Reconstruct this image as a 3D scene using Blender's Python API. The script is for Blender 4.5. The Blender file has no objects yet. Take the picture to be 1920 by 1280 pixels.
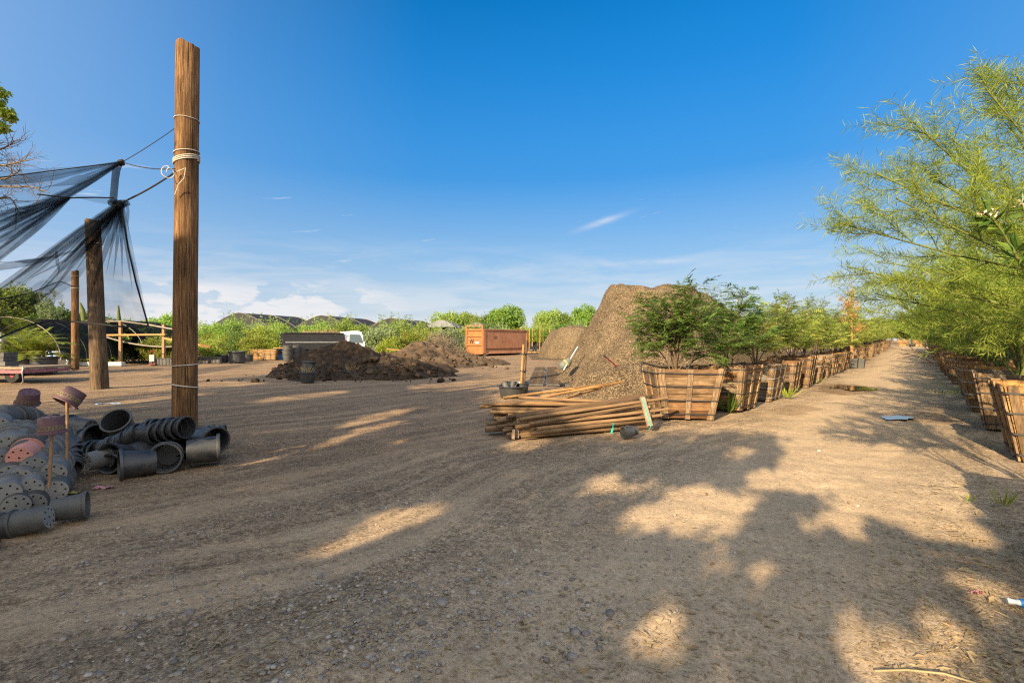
import bpy, math, random
import numpy as np
from mathutils import Vector, Matrix
PI = math.pi; R = math.radians
rng = np.random.default_rng(7); random.seed(7)
scene = bpy.context.scene
COL = scene.collection
H, F, CX, HY = 1.5, 907.0, 960.0, 638.0        # eye height, focal length and horizon of the 1920 px photograph

def G(px, py, z=0.0):
    Y = (H - z) * F / (py - HY)
    return np.array([(px - CX) / F * Y, Y, z])
def A(px, py, Y):
    return np.array([(px - CX) / F * Y, Y, H + (HY - py) / F * Y])

ORD = ['first', 'second', 'third', 'fourth', 'fifth', 'sixth', 'seventh', 'eighth', 'ninth', 'tenth', 'eleventh', 'twelfth',
       'thirteenth', 'fourteenth', 'fifteenth', 'sixteenth', 'seventeenth', 'eighteenth', 'nineteenth', 'twentieth']
for t_ in ('twenty', 'thirty', 'forty'):
    if t_ != 'twenty': ORD.append({'thirty': 'thirtieth', 'forty': 'fortieth'}[t_])
    ORD += [t_ + '-' + w for w in ORD[:9]]

# ---------------------------------------------------------------- noise
def _h(i, j, s):
    n = (i * 374761393 + j * 668265263 + s * 1274126177) & 0xFFFFFFFF
    n = ((n ^ (n >> 13)) * 1274126177) & 0xFFFFFFFF
    n = (n ^ (n >> 16)) & 0xFFFFFFFF
    return n / 4294967295.0
def vn(x, y, s=0):
    x = np.asarray(x, float); y = np.asarray(y, float)
    i = np.floor(x).astype(np.int64); j = np.floor(y).astype(np.int64)
    fx = x - i; fy = y - j
    fx = fx * fx * (3 - 2 * fx); fy = fy * fy * (3 - 2 * fy)
    a = _h(i, j, s); b = _h(i + 1, j, s); c = _h(i, j + 1, s); d = _h(i + 1, j + 1, s)
    return (a + (b - a) * fx + (c - a) * fy + (a - b - c + d) * fx * fy) * 2 - 1
def fbm(x, y, o=4, s=0):
    t = 0; a = 1.0
    for k in range(o):
        t = t + a * vn(x * 2 ** k, y * 2 ** k, s + k * 17); a *= .5
    return t
def sstep(a, b, x):
    t = np.clip((np.asarray(x, float) - a) / (b - a), 0, 1); return t * t * (3 - 2 * t)

# ---------------------------------------------------------------- mesh builder
def nrm(v):
    v = np.asarray(v, float); return v / (np.linalg.norm(v, axis=-1, keepdims=True) + 1e-12)
def frame(axis, up=(0, 0, 1)):
    z = nrm(axis); u = np.array(up, float)
    if abs(z @ u) > .98: u = np.array([1., 0, 0])
    x = nrm(np.cross(u, z)); y = np.cross(z, x)
    return np.stack([x, y, z], 1)
class MB:
    def __init__(s): s.v = []; s.n = 0; s.f = []
    def add(s, verts, faces, mat=0, smooth=True):
        verts = np.asarray(verts, float).reshape(-1, 3)
        if isinstance(faces, np.ndarray): s.f.append((faces + s.n, mat, smooth))
        else:
            by = {}
            for f in faces: by.setdefault(len(f), []).append(f)
            for k, fs in by.items(): s.f.append((np.array(fs, int) + s.n, mat, smooth))
        s.v.append(verts); s.n += len(verts); return s
    def hexa(s, c8, mat=0):
        return s.add(c8, [(0, 3, 2, 1), (4, 5, 6, 7), (0, 1, 5, 4), (1, 2, 6, 5), (2, 3, 7, 6), (3, 0, 4, 7)], mat, False)
    def box(s, c, size, rot=None, mat=0):
        h = np.array(size, float) / 2
        v = np.array([[-1, -1, -1], [1, -1, -1], [1, 1, -1], [-1, 1, -1], [-1, -1, 1], [1, -1, 1], [1, 1, 1], [-1, 1, 1]]) * h
        if rot is not None: v = v @ np.asarray(rot).T
        return s.hexa(v + np.array(c, float), mat)
    def beam(s, p, q, w, t, mat=0, up=(0, 0, 1)):
        p = np.array(p, float); q = np.array(q, float)
        return s.box((p + q) / 2, (w, t, np.linalg.norm(q - p)), frame(q - p, up), mat)
    def tube(s, pts, r, sides=6, mat=0, cap=True):
        pts = np.asarray(pts, float); n = len(pts)
        r = np.full(n, r, float) if np.isscalar(r) else np.asarray(r, float)
        tg = np.gradient(pts, axis=0); tg = nrm(tg)
        Fm = frame(tg[0]); x = Fm[:, 0]; a = np.arange(sides) * 2 * PI / sides; rings = []
        for k in range(n):
            x = nrm(x - tg[k] * (x @ tg[k])); y = np.cross(tg[k], x)
            rings.append(pts[k] + r[k] * (np.cos(a)[:, None] * x + np.sin(a)[:, None] * y))
        v = np.concatenate(rings); i = np.arange(sides); j = (i + 1) % sides
        q = np.concatenate([np.stack([k * sides + i, k * sides + j, (k + 1) * sides + j, (k + 1) * sides + i], 1) for k in range(n - 1)])
        s.add(v, q, mat)
        if cap:
            s.add(rings[0], [tuple(range(sides))[::-1]], mat, False); s.add(rings[-1], [tuple(range(sides))], mat, False)
        return s
    def lathe(s, prof, sides=24, mat=0, M=None, off=(0, 0, 0), smooth=True, close=False):
        prof = np.asarray(prof, float); a = np.arange(sides) * 2 * PI / sides
        v = np.stack([prof[:, 0][:, None] * np.cos(a), prof[:, 0][:, None] * np.sin(a), np.repeat(prof[:, 1][:, None], sides, 1)], 2).reshape(-1, 3)
        if M is not None: v = v @ np.asarray(M).T
        i = np.arange(sides); j = (i + 1) % sides; n = len(prof)
        if not close and smooth and n > 2:
            dv = nrm(np.diff(prof, axis=0)); cut = [k + 1 for k in range(n - 2) if dv[k] @ dv[k + 1] < .78]
            if cut:
                ed = [0] + cut + [n - 1]
                for k0, k1 in zip(ed[:-1], ed[1:]): s.lathe(prof[k0:k1 + 1], sides, mat, M, off, smooth)
                return s
        ks = [(k, k + 1) for k in range(n - 1)] + ([(n - 1, 0)] if close else [])
        q = np.concatenate([np.stack([k * sides + i, k * sides + j, l * sides + j, l * sides + i], 1) for k, l in ks])
        return s.add(v + np.array(off, float), q, mat, smooth)
    def grid(s, P, mat=0, smooth=True):
        n, m = P.shape[:2]; i, j = np.meshgrid(np.arange(n - 1), np.arange(m - 1), indexing='ij')
        q = np.stack([i * m + j, (i + 1) * m + j, (i + 1) * m + j + 1, i * m + j + 1], -1).reshape(-1, 4)
        return s.add(P.reshape(-1, 3), q, mat, smooth)
    def leaves(s, b, d, nv, L, W, mat=0, fold=.0):
        """diamond leaves: base, direction, normal, length, width (arrays)"""
        b = np.asarray(b, float); d = nrm(d); n = len(b)
        side = nrm(np.cross(nv, d)); up = np.cross(d, side)
        L = np.broadcast_to(np.asarray(L, float), (n,))[:, None]; W = np.broadcast_to(np.asarray(W, float), (n,))[:, None]
        m = b + d * L * .45
        v = np.stack([b, m + side * W / 2 + up * W * fold, b + d * L, m - side * W / 2 + up * W * fold], 1).reshape(-1, 3)
        return s.add(v, np.arange(4 * n).reshape(n, 4), mat, False)
    def blobs(s, pos, rad, mat=0, squash=.7, seed=1, sub=0):
        g = np.random.default_rng(seed); t = (1 + 5 ** .5) / 2
        bv = nrm(np.array([[-1, t, 0], [1, t, 0], [-1, -t, 0], [1, -t, 0], [0, -1, t], [0, 1, t], [0, -1, -t], [0, 1, -t], [t, 0, -1], [t, 0, 1], [-t, 0, -1], [-t, 0, 1]]))
        bf = [(0, 11, 5), (0, 5, 1), (0, 1, 7), (0, 7, 10), (0, 10, 11), (1, 5, 9), (5, 11, 4), (11, 10, 2), (10, 7, 6), (7, 1, 8), (3, 9, 4), (3, 4, 2), (3, 2, 6), (3, 6, 8), (3, 8, 9), (4, 9, 5), (2, 4, 11), (6, 2, 10), (8, 6, 7), (9, 8, 1)]
        for _ in range(sub):
            cache = {}; vv = list(bv); nf = []
            def mid(a, b):
                k = (min(a, b), max(a, b))
                if k not in cache: cache[k] = len(vv); vv.append(nrm(vv[a] + vv[b]))
                return cache[k]
            for a, b, c in bf:
                ab, bc, ca = mid(a, b), mid(b, c), mid(c, a); nf += [(a, ab, ca), (b, bc, ab), (c, ca, bc), (ab, bc, ca)]
            bv = np.array(vv); bf = nf
        bf = np.array(bf); n = len(pos); m = len(bv)
        sc = g.uniform(.6, 1.25, (n, 1, 3)) * np.asarray(rad, float).reshape(-1, 1, 1) * np.array([1, 1, squash])
        v = bv[None] * (1 + g.uniform(-.22, .22, (n, m, 1))) * sc
        a = g.uniform(0, 2 * PI, n); c, si = np.cos(a)[:, None], np.sin(a)[:, None]
        x = v[..., 0] * c - v[..., 1] * si; y = v[..., 0] * si + v[..., 1] * c
        v = np.stack([x, y, v[..., 2]], -1) + np.asarray(pos, float)[:, None]
        return s.add(v.reshape(-1, 3), (bf[None] + (np.arange(n) * m)[:, None, None]).reshape(-1, 3), mat, True)
    def mesh(s, name, mats):
        me = bpy.data.meshes.new(name)
        v = np.concatenate(s.v); me.vertices.add(len(v)); me.vertices.foreach_set('co', v.astype(np.float32).ravel())
        loops = np.concatenate([f.ravel() for f, _, _ in s.f]); tot = np.concatenate([np.full(len(f), f.shape[1]) for f, _, _ in s.f])
        me.loops.add(len(loops)); me.loops.foreach_set('vertex_index', loops.astype(np.int32))
        me.polygons.add(len(tot)); st = np.concatenate([[0], np.cumsum(tot)[:-1]])
        me.polygons.foreach_set('loop_start', st.astype(np.int32))
        me.polygons.foreach_set('material_index', np.concatenate([np.full(len(f), m) for f, m, _ in s.f]).astype(np.int32))
        me.polygons.foreach_set('use_smooth', np.concatenate([np.full(len(f), sm) for f, _, sm in s.f]))
        for m in (mats if isinstance(mats, (list, tuple)) else [mats]): me.materials.append(m)
        me.update(calc_edges=True); me.validate(); return me
    def build(s, name, mats, parent=None, loc=None):
        o = bpy.data.objects.new(name, s.mesh(name, mats)); COL.objects.link(o)
        if parent is not None: o.parent = parent
        if loc is not None: o.location = loc
        return o

def tag(o, label=None, cat=None, group=None, kind=None):
    if label: o['label'] = label
    if cat: o['category'] = cat
    if group: o['group'] = group
    if kind: o['kind'] = kind
    return o
def empty(name, loc, rz=0, label=None, cat=None, group=None):
    o = bpy.data.objects.new(name, None); COL.objects.link(o); o.location = loc; o.rotation_euler = (0, 0, rz)
    o.empty_display_size = .1
    return tag(o, label, cat, group)
def obj(name, data, parent=None, loc=None):
    o = bpy.data.objects.new(name, data); COL.objects.link(o)
    if parent is not None: o.parent = parent
    if loc is not None: o.location = loc
    return o
KIDS = {}
def copy_tree(o, parent=None):
    c = o.copy(); COL.objects.link(c); c.parent = parent
    for ch in [x for x in o.children]: copy_tree(ch, c)
    return c
def setM(o, loc, Rm, sc=(1, 1, 1)):
    m = np.eye(4); m[:3, :3] = np.asarray(Rm) * np.array(sc); m[:3, 3] = loc
    o.matrix_world = Matrix(m.tolist())
    o.location = Vector(loc); o.rotation_euler = Matrix(np.asarray(Rm).tolist()).to_euler(); o.scale = sc

# ---------------------------------------------------------------- materials
class NT:
    def __init__(s, name):
        s.m = bpy.data.materials.new(name); s.m.use_nodes = True; s.t = s.m.node_tree; s.t.nodes.clear()
        s.out = s.n('ShaderNodeOutputMaterial')
    def n(s, typ, props=None, **inp):
        nd = s.t.nodes.new(typ)
        for k, v in (props or {}).items(): setattr(nd, k, v)
        for k, v in inp.items():
            key = int(k[1:]) if k[0] == 'i' and k[1:].isdigit() else k.replace('_', ' ')
            sock = nd.inputs[key]
            if isinstance(v, bpy.types.NodeSocket): s.t.links.new(v, sock)
            else: sock.default_value = v
        return nd
    def coord(s, scale=(1, 1, 1), what='Object'):
        tc = s.n('ShaderNodeTexCoord')
        return s.n('ShaderNodeMapping', Vector=tc.outputs[what], Scale=scale).outputs[0]
    def noise(s, vec, scale, detail=4, rough=.6):
        return s.n('ShaderNodeTexNoise', Vector=vec, Scale=scale, Detail=detail, Roughness=rough).outputs[0]
    def ramp(s, fac, stops):
        nd = s.n('ShaderNodeValToRGB', Fac=fac); e = nd.color_ramp.elements
        while len(e) < len(stops): e.new(.5)
        for el, (p, c) in zip(e, stops): el.position = p; el.color = (*c, 1) if len(c) == 3 else c
        return nd.outputs[0]
    def mix(s, fac, a, b, blend='MIX'):
        nd = s.n('ShaderNodeMix', {'data_type': 'RGBA', 'blend_type': blend})
        for k, v in ((0, fac), (6, a), (7, b)):
            if isinstance(v, bpy.types.NodeSocket): s.t.links.new(v, nd.inputs[k])
            else: nd.inputs[k].default_value = v if k == 0 else ((*v, 1) if len(v) == 3 else v)
        return nd.outputs[2]
    def math(s, op, a, b=0.0):
        return s.n('ShaderNodeMath', {'operation': op}, i0=a, i1=b).outputs[0]
    def bump(s, h, strength=.3, dist=.02, normal=None):
        nd = s.n('ShaderNodeBump', Height=h, Strength=strength, Distance=dist)
        if normal is not None: s.t.links.new(normal, nd.inputs['Normal'])
        return nd.outputs[0]
    def pbr(s, col, rough=.8, normal=None, metal=0, spec=.3):
        b = s.n('ShaderNodeBsdfPrincipled', Roughness=rough, Metallic=metal)
        b.inputs['Specular IOR Level'].default_value = spec
        if isinstance(col, bpy.types.NodeSocket): s.t.links.new(col, b.inputs['Base Color'])
        else: b.inputs['Base Color'].default_value = (*col, 1)
        if normal is not None: s.t.links.new(normal, b.inputs['Normal'])
        s.t.links.new(b.outputs[0], s.out.inputs[0]); return s.m
    def island(s): return s.n('ShaderNodeNewGeometry').outputs['Random Per Island']
    def objrand(s): return s.n('ShaderNodeObjectInfo').outputs['Random']

def m_plain(name, c, rough=.6, var=.25, scale=6, metal=0, spec=.3, bump=.1):
    t = NT(name); v = t.coord(); n = t.noise(v, scale, 5)
    c = np.array(c); col = t.ramp(n, [(.3, tuple(c * (1 - var))), (.7, tuple(np.minimum(c * (1 + var), .95)))])
    return t.pbr(col, rough, t.bump(t.noise(v, scale * 6, 3), bump, .01), metal, spec)
def m_plastic(name, c, dust, amount=.5, rough=.45):
    t = NT(name); v = t.coord()
    n = t.noise(v, 5, 6, .7); n2 = t.noise(v, 40, 3)
    f = t.math('MULTIPLY', t.ramp(n, [(.35, (0, 0, 0)), (.75, (1, 1, 1))]), amount)
    r = t.objrand(); base = t.mix(r, tuple(np.array(c) * .7), tuple(np.array(c) * 1.5))
    col = t.mix(t.math('ADD', f, t.math('MULTIPLY', r, .15)), base, dust)
    rr = t.n('ShaderNodeMapRange', Value=n, i3=rough - .1, i4=rough + .3).outputs[0]
    return t.pbr(col, rr, t.bump(n2, .06, .004), 0, .55)
def m_pole(name, dark, mid, lite, crack=.9):
    t = NT(name); v = t.coord((1, 1, .045)); v2 = t.coord((1, 1, .012)); v3 = t.coord((1, 1, .25))
    g = t.noise(v, 48, 8, .75); g2 = t.noise(v2, 75, 4); big = t.noise(v3, 5, 4)
    col = t.ramp(g, [(.32, dark), (.5, mid), (.66, lite)])
    col = t.mix(t.ramp(big, [(.4, (0, 0, 0)), (.65, (.7, .7, .7))]), col, tuple(np.array(dark) * .8))
    cr = t.ramp(g2, [(.36, (1, 1, 1)), (.42, (0, 0, 0))])
    col = t.mix(t.math('MULTIPLY', cr, crack), col, (.012, .008, .005))
    h = t.math('SUBTRACT', t.math('MULTIPLY', g, .5), cr)
    return t.pbr(col, .85, t.bump(h, .8, .02), 0, .2)
def m_lumber(name, cols, axis):
    t = NT(name); sc = {'h': (1.5, 1.5, 16), 'v': (16, 16, 1.2)}[axis]
    v = t.coord(sc); g = t.noise(v, 2.2, 6, .7); r = t.island(); o = t.objrand(); big = t.noise(t.coord(), 3.2, 5, .65)
    rr = t.math('FRACT', t.math('ADD', r, t.math('MULTIPLY', o, 3.7)))
    base = t.ramp(rr, [(i / (len(cols) - 1), c) for i, c in enumerate(cols)])
    col = t.mix(t.ramp(g, [(.35, (.75, .75, .75)), (.6, (0, 0, 0))]), base, (.03, .018, .010))
    col = t.mix(t.ramp(big, [(.48, (0, 0, 0)), (.7, (.6, .6, .6))]), col, (.045, .03, .02))
    return t.pbr(col, .85, t.bump(g, .5, .006), 0, .2)
def m_leaf(name, c1, c2, trans=.35, c3=None, rough=.5):
    t = NT(name); r = t.island(); o = t.objrand()
    stops = [(0, c1), (.6, c2), (1, c3 or c2)]
    col = t.ramp(r, stops)
    hs = t.n('ShaderNodeHueSaturation', Color=col, Hue=t.n('ShaderNodeMapRange', Value=o, i3=.485, i4=.515).outputs[0],
             Value=t.n('ShaderNodeMapRange', Value=o, i3=.8, i4=1.2).outputs[0]).outputs[0]
    b = t.n('ShaderNodeBsdfPrincipled', Roughness=rough); b.inputs['Specular IOR Level'].default_value = .25
    t.t.links.new(hs, b.inputs['Base Color'])
    tr = t.n('ShaderNodeBsdfTranslucent', Color=t.mix(.5, hs, (.9, 1, .25), 'MULTIPLY'))
    mx = t.n('ShaderNodeMixShader', i0=trans, i1=b.outputs[0], i2=tr.outputs[0])
    t.t.links.new(mx.outputs[0], t.out.inputs[0]); return t.m
def m_net(name, dens):
    t = NT(name); v = t.coord()
    n = t.noise(v, 2.5, 4); f = t.n('ShaderNodeMapRange', Value=n, i1=.3, i2=.7, i3=dens * .75, i4=min(1, dens * 1.25)).outputs[0]
    d = t.n('ShaderNodeBsdfDiffuse', Color=(.012, .016, .022, 1)); tr = t.n('ShaderNodeBsdfTransparent')
    mx = t.n('ShaderNodeMixShader', i0=f, i1=tr.outputs[0], i2=d.outputs[0])
    t.t.links.new(mx.outputs[0], t.out.inputs[0]); return t.m

def m_ground():
    t = NT('packed_dirt'); v = t.coord()
    big = t.noise(v, .22, 5, .6); mid = t.noise(v, 1.7, 6, .65); fine = t.noise(v, 26, 8, .8); grit = t.noise(v, 150, 3, .7)
    # wheel tracks: bands swept along the drive, bending towards the yard
    bend = t.n('ShaderNodeVectorMath', {'operation': 'ADD'}, i0=v, i1=t.n('ShaderNodeVectorMath', {'operation': 'SCALE'}, i0=t.n('ShaderNodeTexNoise', Vector=v, Scale=.16, Detail=1.0).outputs[1], Scale=3.0).outputs[0]).outputs[0]
    tr = t.n('ShaderNodeMapping', Vector=t.n('ShaderNodeMapping', Vector=bend, Rotation=(0, 0, -.82)).outputs[0], Scale=(.10, 1.5, 1)).outputs[0]
    track = t.noise(tr, 1.7, 7, .72)
    dry = (.53, .392, .25); damp = (.335, .245, .16)
    f = t.math('ADD', t.math('ADD', t.math('MULTIPLY', big, .32), t.math('MULTIPLY', mid, .33)), t.math('MULTIPLY', track, .35))
    col = t.ramp(f, [(.38, damp), (.48, (.435, .33, .22)), (.57, dry)])
    sp = t.n('ShaderNodeSeparateXYZ', Vector=v); X, Y = sp.outputs[0], sp.outputs[1]
    wob = t.math('MULTIPLY', t.math('SUBTRACT', t.noise(v, .35, 4), .5), 5.0)
    lat0 = t.math('ADD', t.math('MULTIPLY', t.math('SUBTRACT', X, 4.95), -.766), t.math('MULTIPLY', t.math('SUBTRACT', Y, 10.15), .643)); lat = t.math('ADD', lat0, wob)
    lane = t.n('ShaderNodeMapRange', Value=t.math('ADD', t.math('ABSOLUTE', t.math('ADD', lat0, 1.75)), t.math('MULTIPLY', wob, .22)), i1=.7, i2=1.7, i3=1.0, i4=0.0).outputs[0]
    compact = t.math('MAXIMUM', t.ramp(track, [(.47, (0, 0, 0)), (.60, (1, 1, 1))]), lane)        # rolled hard by wheels: smoother and paler
    loose = t.math('SUBTRACT', 1.0, t.math('MULTIPLY', compact, .8))
    col = t.mix(1.0, col, t.ramp(track, [(.34, (.74, .73, .72)), (.48, (.83, .825, .82)), (.62, (.92, .915, .91))]), 'MULTIPLY')
    col = t.mix(t.math('MULTIPLY', lane, .6), col, (.49, .36, .23))
    col = t.mix(t.math('MULTIPLY', loose, t.ramp(fine, [(.38, (.8, .8, .8)), (.50, (.0, .0, .0))])), col, (.125, .09, .062))
    col = t.mix(t.math('MULTIPLY', loose, t.ramp(t.noise(v, 60, 4, .8), [(.32, (.65, .65, .65)), (.41, (0, 0, 0))])), col, (.08, .058, .04))
    # the yard left of the road is darker, browner earth than the packed road
    yard = t.n('ShaderNodeMapRange', Value=lat, i1=-1.0, i2=2.5, i3=0.0, i4=.8).outputs[0]
    col = t.mix(yard, col, t.mix(1.0, col, (.68, .60, .54), 'MULTIPLY'))
    # damp stains round the puddles
    for (cx, cy, rx, ry, k) in ((10.4, 15.2, 2.1, .9, .8), (8.3, 9.6, .9, .45, .45), (6.4, 10.9, 1.2, .45, .5)):
        dx = t.math('SUBTRACT', X, cx); dy = t.math('SUBTRACT', Y, cy)
        u = t.math('ADD', t.math('MULTIPLY', dx, .643 / rx), t.math('MULTIPLY', dy, .766 / rx)); w_ = t.math('ADD', t.math('MULTIPLY', dx, -.766 / ry), t.math('MULTIPLY', dy, .643 / ry))
        dd = t.math('ADD', t.math('SQRT', t.math('ADD', t.math('MULTIPLY', u, u), t.math('MULTIPLY', w_, w_))), t.math('MULTIPLY', t.math('SUBTRACT', t.noise(v, 1.1, 5), .5), 1.9))
        col = t.mix(t.n('ShaderNodeMapRange', Value=dd, i1=.75, i2=1.1, i3=k, i4=0.0).outputs[0], col, t.mix(1.0, col, (.42, .36, .32), 'MULTIPLY'))
    # crumbs of earth: every grain its own tone
    for sc_, lo, hi in ((95.0, .62, 1.28), (38.0, .70, 1.22), (15.0, .82, 1.13)):
        vc = t.n('ShaderNodeTexVoronoi', Vector=v, Scale=sc_); rnd = t.n('ShaderNodeSeparateColor', Color=vc.outputs['Color']).outputs[0]
        lo_ = t.math('SUBTRACT', 1.0, t.math('MULTIPLY', t.math('ADD', t.math('MULTIPLY', loose, .75), .25), 1 - lo)); hi_ = t.math('ADD', 1.0, t.math('MULTIPLY', t.math('ADD', t.math('MULTIPLY', loose, .75), .25), hi - 1))
        g_ = t.n('ShaderNodeMapRange', Value=rnd, i3=lo_, i4=hi_).outputs[0]
        col = t.mix(1.0, col, t.n('ShaderNodeCombineColor', i0=g_, i1=g_, i2=g_).outputs[0], 'MULTIPLY')
        if sc_ == 38.0: crumb = t.math('SUBTRACT', 1.0, vc.outputs['Distance'])
    sp2 = t.n('ShaderNodeTexVoronoi', Vector=v, Scale=30.0); sr = t.n('ShaderNodeSeparateColor', Color=sp2.outputs['Color']).outputs[1]
    dark = t.math('MULTIPLY', t.ramp(sp2.outputs['Distance'], [(.20, (1, 1, 1)), (.34, (0, 0, 0))]), t.ramp(sr, [(.72, (0, 0, 0)), (.76, (.8, .8, .8))]))  # scattered dark specks: shade of small crumbs put into the colour
    col = t.mix(t.math('MULTIPLY', dark, t.math('ADD', t.math('MULTIPLY', loose, .8), .2)), col, (.065, .047, .034))
    # pale grit and small stones
    vo = t.n('ShaderNodeTexVoronoi', Vector=v, Scale=55.0, Randomness=1.0)
    keep = t.math('MULTIPLY', t.ramp(vo.outputs['Distance'], [(.22, (1, 1, 1)), (.32, (0, 0, 0))]),
                  t.ramp(t.noise(v, 5, 3), [(.52, (0, 0, 0)), (.62, (1, 1, 1))]))
    scol = t.ramp(t.n('ShaderNodeSeparateColor', Color=vo.outputs['Color']).outputs[0], [(0, (.10, .09, .085)), (.5, (.24, .21, .18)), (1, (.42, .36, .28))])
    col = t.mix(t.math('MULTIPLY', keep, .75), col, scol)
    h = t.math('ADD', t.math('ADD', t.math('MULTIPLY', mid, 1.0), t.math('MULTIPLY', t.math('MULTIPLY', fine, loose), .7)), t.math('ADD', t.math('ADD', t.math('ADD', t.math('MULTIPLY', grit, .25), t.math('MULTIPLY', t.math('MULTIPLY', crumb, loose), .55)), t.math('MULTIPLY', track, .7)), t.math('MULTIPLY', keep, .35)))
    return t.pbr(col, .95, t.bump(h, .55, .025), 0, .1)
def m_soil(name, c1, c2, c3, chips=None, sc=1.0):
    t = NT(name); v = t.coord((sc, sc, sc))
    n = t.noise(v, 1.3, 6, .7); f = t.noise(v, 18, 6, .75)
    col = t.ramp(n, [(.35, c1), (.5, c2), (.66, c3)])
    col = t.mix(t.ramp(f, [(.4, (.75, .75, .75)), (.58, (0, 0, 0))]), col, tuple(np.array(c1) * .45))
    pt = t.noise(v, .28, 4, .6); col = t.mix(t.ramp(pt, [(.42, (.55, .55, .55)), (.56, (0, 0, 0))]), col, t.mix(1.0, col, (.55, .52, .50), 'MULTIPLY'))     # damper, darker earth in patches
    h = t.math('ADD', n, t.math('MULTIPLY', f, .5))
    if chips:
        vo = t.n('ShaderNodeTexVoronoi', Vector=v, Scale=22.0); sp = t.n('ShaderNodeSeparateColor', Color=vo.outputs['Color'])
        k = t.ramp(sp.outputs[0], [(.62, (0, 0, 0)), (.8, (.9, .9, .9))])
        col = t.mix(k, col, chips); h = t.math('ADD', h, t.math('MULTIPLY', sp.outputs[1], .4))
    return t.pbr(col, .95, t.bump(h, 1.0, .05), 0, .1)

M = {}
M['mulch'] = m_soil('wood_mulch', (.088, .062, .037), (.15, .107, .064), (.205, .150, .092), (.29, .22, .14), 2.2)
M['dirt'] = m_soil('dark_soil', (.045, .031, .021), (.075, .052, .036), (.115, .082, .057), None, 3.0)
M['dirtlight'] = m_soil('brown_soil', (.085, .059, .038), (.145, .102, .066), (.205, .15, .10), None, 3.0)
M['pole'] = m_pole('weathered_pole', (.055, .028, .013), (.19, .098, .042), (.36, .22, .105))
M['greypole'] = m_pole('grey_pole', (.05, .034, .022), (.13, .085, .05), (.22, .15, .09))
t = NT('peeled_pole_wood'); o_ = t.objrand(); g_ = t.noise(t.coord((1, 1, .06)), 40, 5, .65); b_ = t.noise(t.coord((1, 1, .3)), 4, 4)
c_ = t.ramp(o_, [(0, (.12, .075, .042)), (.5, (.20, .125, .065)), (1, (.31, .19, .095))])
c_ = t.mix(t.ramp(g_, [(.3, (.7, .7, .7)), (.55, (0, 0, 0))]), c_, (.07, .042, .024))
c_ = t.mix(t.ramp(b_, [(.45, (0, 0, 0)), (.7, (.5, .5, .5))]), c_, (.10, .065, .04))
M['peeled'] = t.pbr(c_, .8, t.bump(g_, .4, .006), 0, .2)
M['peeledlight'] = m_pole('tan_pole_wood', (.22, .11, .04), (.42, .23, .09), (.52, .31, .13), .5)  # lighter tan than the other pole wood
LC = [(.12, .055, .026), (.27, .145, .065), (.17, .125, .085), (.36, .20, .09), (.15, .085, .045), (.40, .27, .15), (.21, .165, .12), (.30, .15, .06)]
M['board'] = m_lumber('box_boards', LC, 'h')
M['boardgrey'] = m_lumber('weathered_grey_boards', [(.20, .165, .13), (.28, .23, .18), (.16, .12, .085), (.32, .25, .17)], 'h')
M['boarddark'] = m_lumber('stained_dark_boards', [(.11, .055, .03), (.17, .09, .045), (.22, .12, .06), (.09, .05, .03)], 'h')
M['batten'] = m_lumber('box_battens', [(.22, .14, .075), (.34, .22, .12), (.28, .19, .12), (.40, .27, .15)], 'v')
M['orangeboard'] = m_lumber('new_boards', [(.46, .25, .085), (.52, .30, .11), (.42, .23, .08)], 'h')
M['plank'] = m_plain('grey_plank', (.26, .19, .13), .85, .35, 9)
M['strap'] = m_plain('dark_band', (.03, .03, .032), .5, .3, 20)
M['steelband'] = m_plain('steel_band', (.22, .22, .22), .5, .3, 20)
M['teal'] = m_plain('teal_strap', (.01, .36, .28), .5, .1)
M['black'] = m_plastic('black_plastic', (.012, .015, .02), (.10, .09, .075), .4, .30)
M['black2'] = m_plastic('dusty_black_plastic', (.018, .022, .028), (.11, .10, .09), .5, .34)
M['grey'] = m_plastic('dusty_plastic', (.06, .064, .068), (.24, .225, .205), .75, .55)
M['darkgrey'] = m_plastic('worn_grey_plastic', (.034, .036, .038), (.13, .12, .105), .6, .55)
M['potbottom'] = m_plastic('dusty_pot_bottom', (.13, .135, .135), (.27, .25, .22), .8, .7)
M['pink'] = m_plastic('faded_pink_plastic', (.45, .17, .13), (.38, .24, .19), .6, .6)
M['maroon'] = m_plastic('maroon_plastic', (.085, .035, .045), (.13, .085, .09), .5, .6)
M['hole'] = m_plain('drain_hole', (.006, .006, .006), .9)
M['yellow'] = m_plain('yellow_print', (.28, .24, .09), .7, .3, 30)
M['rope'] = m_plain('pale_rope', (.48, .43, .36), .9, .25, 60, bump=.4)
M['darkrope'] = m_plain('dark_rope', (.03, .03, .035), .9, .25, 60)
M['net'] = m_net('shade_net', .25); M['netthin'] = m_net('thin_net', .31); M['netdark'] = m_net('folded_net', .52); M['clothdark'] = m_net('hoop_cloth', .93)
M['stake'] = m_plain('stake_wood', (.27, .16, .085), .85, .3, 12)
M['goldstake'] = m_plain('tan_trunk_wrap', (.42, .20, .075), .85, .25, 12)
M['bark'] = m_plain('bark', (.12, .085, .055), .9, .4, 25, bump=.5)
M['greenbark'] = m_plain('green_bark', (.12, .14, .035), .7, .35, 15)
M['darkbark'] = m_plain('dark_bark', (.055, .042, .03), .9, .4, 20, bump=.5)
M['drybark'] = m_plain('dry_twigs', (.17, .13, .09), .9, .3, 20)
M['leafneedle'] = m_leaf('fine_leaf', (.17, .27, .04), (.29, .40, .06), .5, (.42, .46, .08))
M['leafpinnate'] = m_leaf('ferny_leaf', (0.068, 0.150, 0.033), (0.112, 0.210, 0.045), .35, (0.210, 0.285, 0.053))
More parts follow.
